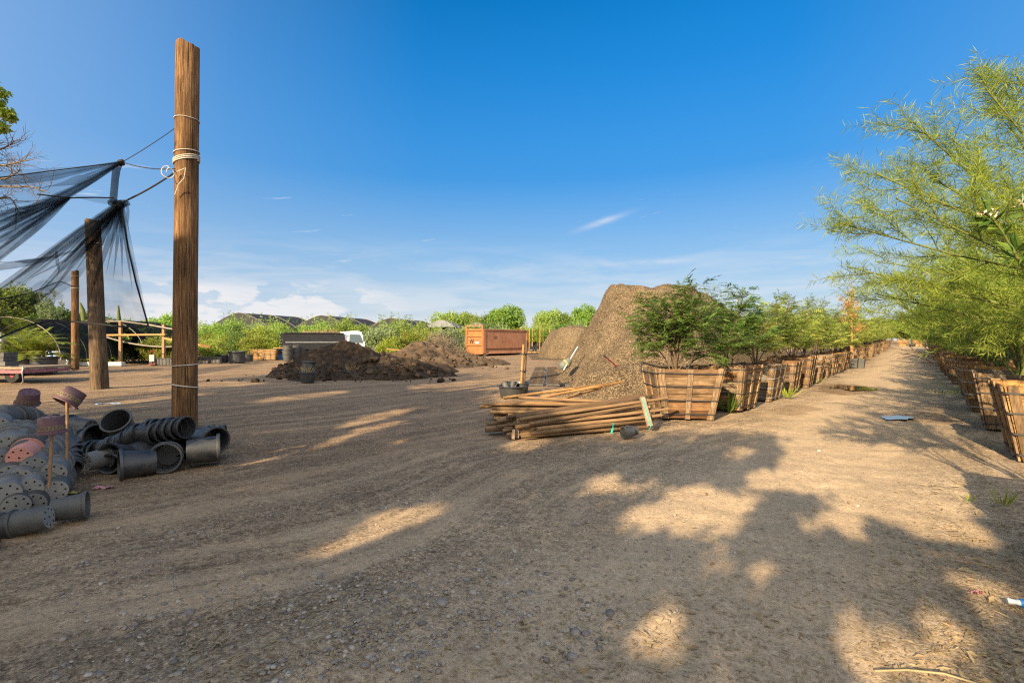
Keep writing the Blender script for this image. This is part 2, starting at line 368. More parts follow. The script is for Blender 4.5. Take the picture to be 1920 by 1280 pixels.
M['leafyellow'] = m_leaf('yellow_green_leaf', (0.186, 0.264, 0.046), (0.310, 0.372, 0.070), .4, (0.496, 0.449, 0.093))
M['leafolive'] = m_leaf('olive_leaf', (.11, .17, .03), (.18, .235, .045), .4, (.30, .30, .07))
M['leafhedge'] = m_leaf('hedge_leaf', (0.134, 0.234, 0.046), (0.252, 0.360, 0.072), .35, (0.414, 0.486, 0.108))
M['leafdark'] = m_leaf('dark_leaf', (0.059, 0.126, 0.027), (0.119, 0.220, 0.043), .3, (0.186, 0.270, 0.059))
M['leafbright'] = m_leaf('bright_leaf', (0.204, 0.300, 0.036), (0.324, 0.396, 0.060), .4, (0.432, 0.432, 0.072))
M['leafround'] = m_leaf('tree_leaf', (0.087, 0.174, 0.026), (0.174, 0.275, 0.043), .35, (0.290, 0.362, 0.058))
M['leafgold'] = m_leaf('golden_leaf', (.50, .27, .07), (.62, .38, .12), .4, (.66, .46, .2))
M['leafgrey'] = m_leaf('silvery_leaf', (0.157, 0.215, 0.114), (0.257, 0.315, 0.157), .3)
M['oleander'] = m_leaf('oleander_leaf', (.04, .10, .02), (.09, .16, .03), .3, (.16, .24, .04), .35)
M['flower'] = m_plain('flower_pink', (.58, .40, .33), .7, .15)
M['straw'] = m_leaf('straw', (.32, .23, .12), (.42, .33, .18), .2, (.26, .15, .08), .8)
M['white'] = m_plain('white_paint', (.75, .75, .74), .4, .06, 3, spec=.5)
M['tanpipe'] = m_plain('tan_pipe', (.24, .21, .17), .7, .2, 4)
M['rawwhite'] = m_plain('white_pipe', (.42, .42, .40), .6, .15, 4)
M['blackpaint'] = m_plain('dark_grey_paint', (.022, .022, .024), .5, .3, 4)
M['tyre'] = m_plain('tyre_rubber', (.016, .016, .016), .85, .3, 10)
M['steel'] = m_plain('grey_steel', (.30, .30, .30), .45, .2, 8, .6)
M['blue'] = m_plain('blue_plastic', (.012, .11, .34), .5, .2)
M['red'] = m_plain('red_paint', (.20, .028, .026), .6, .3)
M['pinkrail'] = m_plain('faded_red_paint', (.24, .10, .115), .7, .4, 9)
M['shadecloth'] = m_plain('black_shade_cloth', (.022, .023, .026), .9, .3, 3)
M['roof'] = m_plain('grey_roof_cloth', (.028, .029, .031), .8, .3, 2)
M['paleroof'] = m_plain('pale_roof_sheet', (.15, .16, .17), .6, .15, 2)
M['film'] = m_plain('white_plastic_film', (.62, .66, .70), .4, .1, 3)
M['clear'] = m_plain('clear_bottle_plastic', (.36, .40, .43), .2, .3, 30, spec=.6)
M['concrete'] = m_plain('concrete', (.35, .33, .30), .9, .2, 5)
M['sack'] = m_plain('grey_sack', (.13, .14, .125), .7, .3, 6)
tg = NT('window_glass'); M['glass'] = tg.pbr((.05, .08, .09), .08, None, 0, .8)
tw = NT('puddle_water'); M['water'] = tw.pbr((.05, .04, .03), .04, None, 0, .9)
td = NT('dumpster_orange'); v_ = td.coord(); s_ = td.noise(td.coord((3, 3, .5)), 2.5, 6, .7); q_ = td.noise(v_, 1.1, 5, .6)
c_ = td.ramp(q_, [(.3, (.31, .11, .036)), (.6, (.37, .145, .05))])
c_ = td.mix(td.ramp(s_, [(.48, (0, 0, 0)), (.68, (.85, .85, .85))]), c_, (.15, .075, .045))
M['dumpster'] = td.pbr(c_, .6, td.bump(s_, .1, .01), 0, .3)
td = NT('dumpster_shade_brown'); v_ = td.coord(); s_ = td.noise(td.coord((3, 3, .45)), 2.2, 6, .7); q_ = td.noise(v_, .9, 5, .6)  # browner than the front: shade of the unlit side put into the colour
c_ = td.ramp(q_, [(.3, (.26, .11, .055)), (.6, (.34, .16, .085))])
c_ = td.mix(td.ramp(s_, [(.52, (0, 0, 0)), (.72, (.85, .85, .85))]), c_, (.10, .055, .035))
M['dumpsterside'] = td.pbr(c_, .65, td.bump(s_, .1, .01), 0, .3)
tp = NT('pebble_stone'); c_ = tp.ramp(tp.island(), [(0, (.14, .12, .11)), (.4, (.24, .21, .19)), (.7, (.30, .25, .20)), (1, (.42, .38, .33))])
M['pebble'] = tp.pbr(c_, .8, None, 0, .2)
# ================================================================ camera, sun, sky
cam = bpy.data.cameras.new('camera'); co = bpy.data.objects.new('camera', cam); COL.objects.link(co)
cam.sensor_width = 36; cam.lens = F / 1920 * 36; cam.shift_y = -2 / 1920; cam.clip_end = 2000; cam.clip_start = .05
co.location = (0, 0, H); co.rotation_euler = (R(90), 0, 0); scene.camera = co
EL = R(23); SH = np.array([.53, .848]); SH /= np.linalg.norm(SH)          # direction shadows fall on the ground
S = np.array([-SH[0] * math.cos(EL), -SH[1] * math.cos(EL), math.sin(EL)])
su = bpy.data.lights.new('sun', 'SUN'); su.energy = 5.0; su.angle = R(.53); su.color = (1, .79, .50)
so = bpy.data.objects.new('sun', su); COL.objects.link(so); so.rotation_euler = Vector((-S).tolist()).to_track_quat('-Z', 'Y').to_euler(); so.location = (-6, -14, 20)
w = bpy.data.worlds.new('World'); scene.world = w; w.use_nodes = True; nt = w.node_tree; nt.nodes.clear()
def wn(typ, props=None, **inp):
    nd = nt.nodes.new(typ)
    for k, v in (props or {}).items(): setattr(nd, k, v)
    for k, v in inp.items():
        sk = nd.inputs[int(k[1:]) if k[0] == 'i' and k[1:].isdigit() else k]
        if isinstance(v, bpy.types.NodeSocket): nt.links.new(v, sk)
        else: sk.default_value = v
    return nd
def wm(op, a, b=0.0): return wn('ShaderNodeMath', {'operation': op}, i0=a, i1=b).outputs[0]
def wmix(f, a, b, bl='MIX'):
    nd = wn('ShaderNodeMix', {'data_type': 'RGBA', 'blend_type': bl})
    for k, v in ((0, f), (6, a), (7, b)):
        if isinstance(v, bpy.types.NodeSocket): nt.links.new(v, nd.inputs[k])
        else: nd.inputs[k].default_value = v if k == 0 else (*v, 1)
    return nd.outputs[2]
def wramp(f, st):
    nd = wn('ShaderNodeValToRGB', Fac=f); e = nd.color_ramp.elements
    while len(e) < len(st): e.new(.5)
    for el, (p, c) in zip(e, st): el.position = p; el.color = (c, c, c, 1)
    return nd.outputs[0]
sky = wn('ShaderNodeTexSky', {'sky_type': 'NISHITA', 'sun_disc': False, 'sun_elevation': EL, 'sun_rotation': math.atan2(S[0], S[1]) % (2 * PI),
                              'air_density': 1.0, 'dust_density': .6, 'ozone_density': 3.2, 'altitude': 300})
hs = wn('ShaderNodeHueSaturation', Color=sky.outputs[0], Saturation=1.4, Value=.62)
tc = wn('ShaderNodeTexCoord'); sx = wn('ShaderNodeSeparateXYZ', Vector=tc.outputs['Generated'])
X_, Y_, Z_ = sx.outputs
az = wm('ARCTAN2', X_, Y_)
el_ = wm('ARCSINE', Z_)
band = wn('ShaderNodeCombineXYZ', X=wm('MULTIPLY', az, 5.0), Y=wm('MULTIPLY', el_, 34.0), Z=.3).outputs[0]
n1 = wn('ShaderNodeTexNoise', Vector=band, Scale=1.0, Detail=8, Roughness=.58, Distortion=.5).outputs[0]
low = wramp(el_, [(0.0, .85), (.07, .62), (.15, .34), (.21, .0)])            # clouds lie in the lowest ten degrees
cl = wm('MULTIPLY', wramp(wm('ADD', n1, wm('MULTIPLY', low, .22)), [(.50, 0), (.70, 1)]), low)
puff = wn('ShaderNodeCombineXYZ', X=wm('MULTIPLY', az, 11.0), Y=wm('MULTIPLY', el_, 26.0), Z=4.1).outputs[0]
n2 = wn('ShaderNodeTexNoise', Vector=puff, Scale=1.0, Detail=8, Roughness=.55).outputs[0]
side = wramp(wm('ADD', wm('MULTIPLY', az, .5), .6), [(.22, 0), (.30, 1), (.42, 1), (.50, 0)])   # heaped clouds low in the left half
pl = wm('MULTIPLY', wm('MULTIPLY', wramp(n2, [(.47, 0), (.52, 1)]), wramp(el_, [(.03, 1), (.09, .9), (.115, 0)])), side)
wisp = wn('ShaderNodeCombineXYZ', X=wm('MULTIPLY', az, 9.0), Y=wm('SUBTRACT', wm('MULTIPLY', el_, 60.0), wm('MULTIPLY', az, 9.0)), Z=9.2).outputs[0]
n3 = wn('ShaderNodeTexNoise', Vector=wisp, Scale=1.0, Detail=6, Roughness=.55).outputs[0]
wp = wm('MULTIPLY', wramp(n3, [(.655, 0), (.77, .6)]), wramp(el_, [(.10, 0), (.17, 1), (.25, 1), (.31, 0)]))
def streak(a0, e0, wa, we, sl):
    u = wm('DIVIDE', wm('SUBTRACT', az, a0), wa); v_ = wm('DIVIDE', wm('SUBTRACT', wm('SUBTRACT', el_, e0), wm('MULTIPLY', wm('SUBTRACT', az, a0), sl)), we)
    return wm('MULTIPLY', wm('EXPONENT', wm('MULTIPLY', wm('ADD', wm('MULTIPLY', u, u), wm('MULTIPLY', v_, v_)), -1.0), 0.0), wramp(n1, [(.35, .25), (.6, 1)]))
wp = wm('ADD', wp, wm('ADD', wm('MULTIPLY', streak(.185, .236, .042, .0055, .28), .75), wm('MULTIPLY', streak(.27, .155, .075, .006, .02), .5)))
cmask = wm('MINIMUM', wm('ADD', wm('ADD', wm('MULTIPLY', cl, .68), wm('MULTIPLY', pl, .8)), wp), 1.0)
hz = wm('COSINE', wm('SUBTRACT', az, .17))
hz = wramp(hz, [(.30, .74), (.55, .50), (.78, .14), (.94, 0)])                            # the sky pales away from the point opposite the sun
c0 = hs.outputs[0]
def wcramp(f, st):
    nd = wn('ShaderNodeValToRGB', Fac=f); e = nd.color_ramp.elements
    while len(e) < len(st): e.new(.5)
    for el, (p, c) in zip(e, st): el.position = p; el.color = (*[v / 3 for v in c], 1)
    return wmix(1.0, nd.outputs[0], (3, 3, 3), 'MULTIPLY')
air = wcramp(el_, [(0, (1.95, 2.1, 2.3)), (.08, (1.45, 1.84, 2.28)), (.18, (.86, 1.48, 2.25)), (.32, (.22, .98, 2.22)), (.5, (.12, .85, 2.2))])
c0 = wmix(wramp(el_, [(0, .95), (.10, .88), (.32, .75), (.5, .45), (.66, 0)]), c0, air)   # pale air near the horizon
c0 = wmix(hz, c0, (1.12, 1.70, 2.60))
c1 = wmix(cmask, c0, (2.6, 2.62, 2.7))
# unseen bright clouds added behind the camera to fill the shade with light
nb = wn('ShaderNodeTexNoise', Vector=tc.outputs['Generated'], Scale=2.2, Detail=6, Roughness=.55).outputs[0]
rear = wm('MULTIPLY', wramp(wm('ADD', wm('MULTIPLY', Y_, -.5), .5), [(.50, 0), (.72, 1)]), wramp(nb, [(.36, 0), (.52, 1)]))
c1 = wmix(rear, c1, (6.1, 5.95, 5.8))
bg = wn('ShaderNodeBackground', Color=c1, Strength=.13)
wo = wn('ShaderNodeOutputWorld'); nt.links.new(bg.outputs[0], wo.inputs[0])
vs = scene.view_settings; vs.view_transform = 'Standard'; vs.look = 'None'; vs.exposure = 1.32; vs.gamma = 1
scene.cycles.transparent_max_bounces = 32; scene.cycles.max_bounces = 6; scene.cycles.use_denoising = True
scene.cycles.sample_clamp_indirect = 6; scene.cycles.use_denoising = False; scene.cycles.filter_width = 1.2

# ================================================================ ground
RD = np.array([.643, .766]); RN = np.array([-.766, .643])      # road direction, its left normal
def gz(x, y):
    x = np.asarray(x, float); y = np.asarray(y, float)
    s = x * RD[0] + y * RD[1]
    w_ = sstep(.3, .62, x / np.maximum(y, .5))
    return .72 * sstep(24, 96, s) * w_ * (y > 0)
def gmicro(x, y):
    z = gz(x, y) + .018 * vn(x * .9, y * .9, 3) + .010 * fbm(x * 3, y * 3, 2, 5) - .028
    lat = np.abs(((x - 8.2) * RN[0] + (y - 12.2) * RN[1]))
    return z
ys = np.concatenate([np.linspace(-70, .6, 40), np.arange(.7, 9, .045), np.arange(9, 20, .11), np.geomspace(20.2, 900, 70)])
xr = np.concatenate([np.arange(0, 8, .055), np.geomspace(8.1, 900, 60)]); xs = np.concatenate([-xr[:0:-1], xr])
XX, YY = np.meshgrid(xs, ys, indexing='ij')
near = np.exp(-((XX / 9) ** 2 + (YY / 13) ** 2))
ZZ = gmicro(XX, YY) + near * (.006 * fbm(XX * 9, YY * 9, 3, 11) + .004 * vn(XX * 26, YY * 26, 31))
M['ground'] = m_ground(); g = MB(); g.grid(np.stack([XX, YY, ZZ], -1)); tag(g.build('ground', M['ground']), kind='structure')

def puddle(c, rx, ry, rot, seed):
    a = np.linspace(0, 2 * PI, 48, endpoint=False); q = np.random.default_rng(seed)
    rr = 1 + .22 * np.sin(2 * a + q.uniform(0, 6)) + .14 * np.sin(5 * a + q.uniform(0, 6)) + .07 * np.sin(9 * a)
    x = rx * rr * np.cos(a); y = ry * rr * np.sin(a); cs, sn = math.cos(rot), math.sin(rot)
    p = np.stack([c[0] + x * cs - y * sn, c[1] + x * sn + y * cs, np.full(48, c[2])], 1)
    m = MB(); m.add(p, [tuple(range(48))], 0, False); return m
p = G(1682, 783); z0 = float(gz(p[0], p[1])); tag(puddle((p[0], p[1], z0 + .006), .36, .20, .7, 1).build('puddle', M['water']), kind='structure')
p = G(1597, 727); z0 = float(gz(p[0], p[1])); tag(puddle((p[0], p[1], z0 + .006), .9, .55, .7, 4).build('puddle', M['water']), kind='structure')
# ---- pebbles, chips, straw on the ground (uncountable)
def on_ground(px, py):
    Y = H * F / (py - HY); X = (px - CX) / F * Y
    return X, Y
def gscatter(n, fx, fy):
    X, Y = on_ground(fx, fy); return np.stack([X, Y, gmicro(X, Y)], 1)
q = np.random.default_rng(3)
n = 9000
px = np.concatenate([q.normal(930, 230, n // 2), q.uniform(100, 1750, n - n // 2)]); py = np.concatenate([q.triangular(880, 1230, 1330, n // 2), q.triangular(820, 1320, 1330, n - n // 2)])
P = gscatter(n, px, py)
keep = vn(P[:, 0] * 1.1, P[:, 1] * 1.1, 5) + .6 * vn(P[:, 0] * 4.5, P[:, 1] * 4.5, 8) > q.uniform(-.15, 1.25, n); P = P[keep]
b = MB(); b.blobs(P + [0, 0, .002], q.gamma(2.2, .0034, len(P)) + .0025, 0, .6, 5)
tag(b.build('pebbles', M['pebble']), 'small rounded grey stones scattered over the dirt in the foreground', 'pebbles', kind='stuff')
n = 11000
px = np.concatenate([q.uniform(350, 1900, n // 2), q.normal(1850, 120, n // 4), q.normal(1150, 160, n - n // 2 - n // 4)]); py = np.concatenate([q.triangular(800, 1250, 1320, n // 2), q.uniform(800, 1300, n // 4), q.normal(850, 45, n - n // 2 - n // 4)])
py = np.maximum(py, 760); P = gscatter(n, px, py); k = np.abs(P[:, 0]) < 8; P = P[k]; n = len(P)
a = q.uniform(0, 2 * PI, n); d = np.stack([np.cos(a), np.sin(a), q.uniform(-.1, .25, n)], 1)
b = MB(); b.leaves(P + [0, 0, .009], d, np.stack([q.normal(0, .4, n), q.normal(0, .4, n), np.ones(n)], 1), q.uniform(.012, .05, n), q.uniform(.002, .012, n))
px = np.concatenate([q.normal(1860, 90, 260), q.uniform(900, 1900, 120)]); py = np.concatenate([q.uniform(880, 1320, 260), q.uniform(900, 1320, 120)]); P = gscatter(380, px, py); a = q.uniform(0, 2 * PI, 380)
b.leaves(P + [0, 0, .012], np.stack([np.cos(a), np.sin(a), q.uniform(-.1, .3, 380)], 1), np.stack([q.normal(0, .4, 380), q.normal(0, .4, 380), np.ones(380)], 1), q.uniform(.03, .085, 380), q.uniform(.01, .028, 380), 0, .15)
tag(b.build('leaf_litter', M['straw']), 'dry straw bits and fallen leaves strewn on the dirt', 'leaf litter', kind='stuff')

# ================================================================ tall wooden posts
def wood_post(base, top, r0, r1, mat, seed, label, wraps=()):
    base = np.array(base, float); top = np.array(top, float)
    e = empty('wooden_post', base.tolist(), 0, label, 'wooden post', 'tall wooden posts of the shade net yard')
    n, sd = 90, 40; L = np.linalg.norm(top - base); tt = np.linspace(-.01, 1, n); a = np.arange(sd) * 2 * PI / sd
    m = MB(); rings = []
    for k, t_ in enumerate(tt):
        c = (top - base) * t_; r = r0 + (r1 - r0) * t_
        x = np.cos(a); y = np.sin(a)
        rr = r * (1 + .035 * vn(x * 1.5 + seed, t_ * L * .5 + y * 1.5, seed) + .03 * vn(a * 6, t_ * L * .25 + np.zeros(sd), seed + 3) - .035 * (vn(a * 9, t_ * L * .12 + np.zeros(sd), seed + 9) > .55))
        z = c[2] + (.05 * vn(x * 2, y * 2, seed + 5) if k == n - 1 else 0)
        rings.append(np.stack([c[0] + rr * x, c[1] + rr * y, np.full(sd, 0.) + z], 1))
    m.grid(np.concatenate([np.stack(rings), np.stack(rings)[:, :1]], 1))
    m.add(rings[-1], [tuple(range(sd))], 0, False)
    m.build('trunk', mat, e)
    for z, tilt, rad, turns in wraps:
        t_ = z / (top - base)[2]; c = (top - base) * t_; r = r0 + (r1 - r0) * t_ + .008
        k = np.linspace(0, 2 * PI * turns, int(36 * turns)); mm = MB()
        mm.tube(np.stack([c[0] + r * 1.02 * np.cos(k), c[1] + r * 1.02 * np.sin(k), z + tilt * np.cos(k - .4) + .028 * k / (2 * PI) * (turns > 1)], 1), rad, 6)
        mm.build('rope_wrap', M['rope'], e)
    return e
b1 = G(346, 803); t1 = A(351.5, 88, b1[1])
def zp(py): return H + (HY - py) / F * b1[1]
P1 = wood_post(b1, t1, .186, .172, M['pole'], 3, 'tallest brown wooden post with pale rope round it, behind the black pots',
               [(zp(306), .05, .011, 3.3), (zp(287), .03, .008, 1), (zp(684), .012, .010, 1), (zp(722), -.035, .012, 1), (zp(226), .0, .006, 1)])
b2 = G(187, 727); t2 = A(174, 414, b2[1]); P2 = wood_post(b2, t2, .225, .195, M['greypole'], 11, 'middle grey-brown wooden post seen through the black net', [(4.55, .01, .012, 1)])
b3 = G(141, 692); t3 = A(141, 508, b3[1]); P3 = wood_post(b3, t3, .165, .15, M['pole'], 21, 'farthest and shortest brown wooden post with the torn net tied to it', [(4.2, .01, .014, 1), (4.85, .0, .012, 1)])

# ropes between net and tallest post
def rope(pts, r, mat, label, name='rope'):
    m = MB(); m.tube(pts, r, 6); return tag(m.build(name, mat), label, 'rope', 'ropes between net and post')
def sagl(p, q, sag, n=14):
    t_ = np.linspace(0, 1, n)[:, None]; v = np.array(p) * (1 - t_) + np.array(q) * t_; v[:, 2] -= sag * 4 * (t_ * (1 - t_))[:, 0]; return v
YN = 8.0
tipA = A(229, 304, YN); knotB = A(226, 381, YN + .1); cA = A(333, 316, b1[1] - .15); cB = A(334, 236, b1[1] - .05)
rope(sagl(tipA, cB, .02), .006, M['darkrope'], 'thin upper rope slanting up to the tallest post')
rope(sagl(tipA, cA, .05), .008, M['darkrope'], 'level rope from the net tip to the tallest post')
rope(sagl(knotB + [0.06, 0, .03], cA + [0, 0, -.03], .03), .014, M['darkrope'], 'thick dark rope from the bunched net knot to the tallest post')
k = np.linspace(0, 9, 40); lc = A(307, 318, 7.95)
rope(np.stack([lc[0] + .06 * np.cos(k) + .014 * k, lc[1] + .04 * np.sin(k * 1.3), lc[2] + .09 * np.sin(k) - .01 * k], 1), .007, M['rope'], 'loose pale rope coil hanging at the tie beside the tallest post')
rope(np.array([A(332, 322, 8.0), A(348, 315, 7.98), A(345, 335, 7.98), A(335, 345, 7.98), A(328, 365, 8.0)]), .007, M['rope'], 'pale rope end dangling down the side of the tallest post')

# ================================================================ shade nets
def fan(knot, edge, n=40, m=120, pleat=.05, freq=11, seed=1, sag=.25, kn=.03):
    """gathered net: all threads run from a knot to points along an edge polyline"""
    edge = np.asarray(edge, float); d = np.concatenate([[0], np.cumsum(np.linalg.norm(np.diff(edge, axis=0), axis=1))]); u = np.linspace(0, 1, m)
    E = np.stack([np.interp(u * d[-1], d, edge[:, i]) for i in range(3)], 1)
    v = np.linspace(0, 1, n)[:, None, None]
    K = np.array(knot)[None] + kn * np.stack([np.cos(u * 6.3 * freq), np.sin(u * 6.3 * freq), .5 * np.sin(u * 9)], 1)
    P = K[None] * (1 - v) + E[None] * v
    ph = u * 6.28 * freq + 1.5 * np.sin(u * 9 + seed)
    amp = pleat * (np.sin(v[..., 0] * PI * .9) ** .7)
    P[..., 1] += amp * np.sin(ph)[None] * (1 - .5 * v[..., 0])
    P[..., 0] += amp * .9 * np.cos(ph * 1.3 + 1)[None] * (1 - v[..., 0])
    P[..., 2] += -sag * (v[..., 0] * (1 - v[..., 0])) + amp * .5 * np.sin(ph * .7)[None]
    return P
def ribbon(pts, w, n=30, twist=1.0):
    pts = np.asarray(pts, float); d = np.concatenate([[0], np.cumsum(np.linalg.norm(np.diff(pts, axis=0), axis=1))]); u = np.linspace(0, 1, n)
    c = np.stack([np.interp(u * d[-1], d, pts[:, i]) for i in range(3)], 1); tg = nrm(np.gradient(c, axis=0))
    w = np.interp(u, np.linspace(0, 1, len(np.atleast_1d(w))), np.atleast_1d(w))
    s0 = nrm(np.cross(tg, [0, 1, 0])); ph = twist * np.sin(u * 5)[:, None]
    s1 = s0 * np.cos(ph) + np.array([0, 1, 0]) * np.sin(ph)
    return np.stack([c + s1 * w[:, None] * f for f in np.linspace(-.5, .5, 5)], 1)
nA = empty('shade_net', tipA.tolist(), 0, 'upper black shade net stretched to a point near the top of the tallest post', 'shade net', 'black shade nets')
off = -tipA
m = MB(); m.grid(fan(tipA, [A(-90, 322, 6.4), A(-90, 380, 6.2), A(-70, 430, 6.3), A(-60, 500, 6.6)], 46, 150, .03, 6, 1, .12) + off); m.build('netting', M['net'], nA)
m = MB()
for e_ in ([A(150, 352, 7.6), A(60, 395, 7.0), A(-60, 470, 6.6)], [A(170, 340, 7.6), A(40, 402, 6.9), A(-80, 455, 6.5)], [A(100, 330, 7.3), A(-80, 352, 6.5)], [A(160, 335, 7.5), A(80, 352, 7.2)]):
    m.grid(ribbon([tipA] + e_, [.03, .14, .22]) + off)
m.build('fold', M['netdark'], nA)
m = MB(); m.tube(np.array([A(224, 306, YN), A(218, 318, YN), A(216, 335, YN), A(212, 380, YN)]) + off, [.045, .055, .05, .05], 8); m.build('hanging_strip', M['netdark'], nA)
m = MB(); m.tube(np.array([tipA, A(60, 325, 7.1), A(-90, 345, 6.4)]) + off, .009, 5); m.build('edge_rope', M['darkrope'], nA)
m = MB(); m.blobs([np.zeros(3) + [-.02, 0, -.01]], [.07], 0, .8, 3, 1); m.build('knot', M['darkrope'], nA)
kM = A(128, 371, 7.6)
nM = empty('shade_net', kM.tolist(), 0, 'pleated dark net gathered halfway below the upper net at the left edge', 'shade net', 'black shade nets'); off = -kM
m = MB(); m.grid(fan(kM, [A(-100, 398, 6.1), A(-100, 430, 6.0), A(-95, 500, 6.0), A(-90, 560, 6.2)], 46, 170, .07, 10, 5, .25) + off); m.build('netting', M['net'], nM)
m = MB()
for i, (yy, w0) in enumerate(((410, .06), (438, .09), (455, .05), (480, .1), (505, .07), (540, .05))):
    m.grid(ribbon([kM, A(30, 375 + (yy - 400) * .5, 6.9), A(-100, yy, 6.1)], [.02, w0 * .7, w0], 30, 1.5) + off)
m.build('fold', M['netdark'], nM)
m = MB(); m.tube(np.array([A(70, 364, 7.4), kM, A(180, 370, 7.9), A(214, 371, 8.05)]) + off, .012, 5); m.build('edge_rope', M['darkrope'], nM)
P = np.stack([sagl(A(140, 367, 7.7), A(215, 371, 8.05), .0, 16), sagl(A(140, 369, 7.7), A(212, 384, 8.0), .02, 16)], 1); m = MB(); m.grid(P + off); m.build('side_strip', M['net'], nM)
nB = empty('shade_net', knotB.tolist(), 0, 'large lower net hanging from the bunched knot, its dark bottom cord crossing the posts', 'shade net', 'black shade nets'); off = -knotB
cor = A(278, 611, 8.9)
m = MB(); m.grid(fan(knotB, [cor, A(240, 611, 9.2), A(190, 605, 9.4), A(140, 603, 9.6), A(90, 603, 9.3), A(30, 622, 8.6), A(-40, 660, 8)], 50, 170, .035, 10, 2, .0, .05) + off); m.build('netting', M['netthin'], nB)
m = MB(); m.grid(fan(knotB, [A(150, 520, 8.9), A(90, 545, 8.6), A(20, 560, 8.0), A(-60, 570, 7.2), A(-90, 640, 7)], 46, 140, .05, 7, 8, .1, .05) + off); m.build('torn_layer', M['netthin'], nB)
m = MB()
for e_, w0 in (([A(180, 450, 8.5), A(140, 485, 8.6), A(60, 560, 8.2)], .08), ([A(205, 420, 8.3), A(192, 460, 8.6)], .09), ([A(228, 430, 8.4), A(226, 455, 8.5)], .04), ([A(150, 430, 8.4), A(20, 530, 7.6), A(-60, 580, 7)], .06),
               ([A(232, 420, 8.3), A(238, 450, 8.5), A(250, 500, 8.7), A(277, 608, 8.9)], .035), ([A(170, 440, 8.4), A(120, 490, 8.4), A(-20, 560, 7.4)], .05)):
    m.grid(ribbon([knotB] + e_, [.03, w0, w0 * .8], 30, 1.2) + off)
for (a_, b_, c_, w0) in (((145, 468, 8.7), (90, 485, 8.3), (-60, 512, 7.3), .15), ((108, 480, 8.5), (40, 492, 8.), (-60, 492, 7.2), .12)):
    m.grid(ribbon([A(*a_), A(*b_), A(*c_)], [.02, w0, w0 * 1.8], 30, .8) + off)
m.build('fold', M['netdark'], nB)
m = MB(); m.tube(np.array([cor, A(255, 613, 9.0), A(225, 612, 9.2), A(190, 608, 9.35), A(140, 603, 9.5), A(95, 602, 9.4), A(60, 608, 9.1), A(20, 624, 8.6), A(-60, 660, 8)]) + off, .018, 6)
m.tube(np.array([knotB, A(233, 420, 8.2), A(240, 465, 8.5), A(255, 530, 8.7), cor]) + off, .014, 5); m.build('edge_rope', M['darkrope'], nB)
m = MB(); m.blobs([[-.02, 0, -.02], [-.1, .02, .0], [.04, .02, .01], [-.05, -.02, -.06]], [.10, .09, .09, .08], 0, .75, 8, 2); m.build('knot', M['netdark'], nB)
m = MB(); m.grid(ribbon([A(236, 378, 8), A(240, 395, 8), A(239, 415, 8.0), A(241, 432, 8)], [.05, .04, .05, .02], 20, .6) + off); m.build('loose_end', M['netdark'], nB); m = MB()
m.grid(ribbon([A(105, 470, 8.4), A(108, 495, 8.4), A(111, 505, 8.4), A(106, 522, 8.4)], [.03, .05, .04, .02], 20, .6) + off); m.build('loose_end', M['netdark'], nB)
pC = A(134, 536, b3[1] - .3)
nC = empty('shade_net', pC.tolist(), 0, 'torn dark net strip tied to the farthest post, with a ragged hanging tail', 'shade net', 'black shade nets'); off = -pC
m = MB(); m.grid(np.stack([sagl(pC, A(-60, 572, 16), .5, 40), sagl(pC, A(-60, 640, 15), -.9, 40) + np.sin(np.linspace(0, 20, 40))[:, None] * [0, 0, .08]], 1)[:, [0, 1]] + off); m.build('netting', M['net'], nC)
m = MB(); m.grid(ribbon([A(112, 528, 24), A(80, 560, 22), A(20, 575, 18), A(-60, 592, 15)], [.15, .9, .8, .7], 40, .5) + off); m.build('fold', M['netdark'], nC)
m = MB(); m.grid(ribbon([A(104, 545, 24), A(96, 560, 24), A(98, 570, 24), A(99, 582, 24)], [.9, .6, .3, .1], 20, .5) + off); m.build('loose_end', M['net'], nC)
m = MB(); m.tube(np.array([pC + [.25, .2, 0], pC, A(112, 527, 24.5), A(60, 548, 20), A(-60, 575, 15.5)]) + off, .02, 5); m.build('edge_rope', M['darkrope'], nC)

# ================================================================ nursery pots
def pot_mesh(rt, rb, h, mat, holes=True):
    b = MB()
    b.lathe([(0, 0), (rb, 0)], 32, 2, None, (0, 0, 0), False); b.lathe([(rb, 0), (rb * 1.02, .01), (rt * .93, h * .9)], 32)
    b.lathe([(rt * .93, h * .995), (rt * .90, h * .85), (rb * .93, .012), (0, .012)], 32)
    if holes:
        for k in range(9):
            a = k * 2 * PI / 8; rr = rb * .74 if k < 8 else 0; u = np.arange(10) * 2 * PI / 10
            b.add(np.stack([rr * math.cos(a) + rb * .085 * np.cos(u), rr * math.sin(a) + rb * .085 * np.sin(u), np.full(10, -.0025)], 1), [tuple(range(10))[::-1]], 1, False)
    r = MB(); r.lathe([(rt * .93, h * .885), (rt * 1.03, h * .89), (rt * 1.07, h * .91), (rt * 1.08, h * .96), (rt * 1.06, h * .992), (rt * 1.0, h), (rt * .93, h * .99)], 32)
    return b.mesh('pot_body', [mat, M['hole'], M['potbottom'] if mat in (M['grey'], M['darkgrey']) else mat]), r.mesh('pot_rim', [mat])
POTS = {}
def pot(kind, loc, axis, label, group, roll=None, sc=(1, 1, 1), name='nursery_pot'):
    bo, ri = POTS[kind]; o = obj(name, bo); rim = obj('rim', ri, o)
    Rm = frame(axis); a = random.uniform(0, 6) if roll is None else roll
    rz = np.array([[math.cos(a), -math.sin(a), 0], [math.sin(a), math.cos(a), 0], [0, 0, 1]])
    setM(o, loc, Rm @ rz, sc); return tag(o, label, 'plant pot', group)
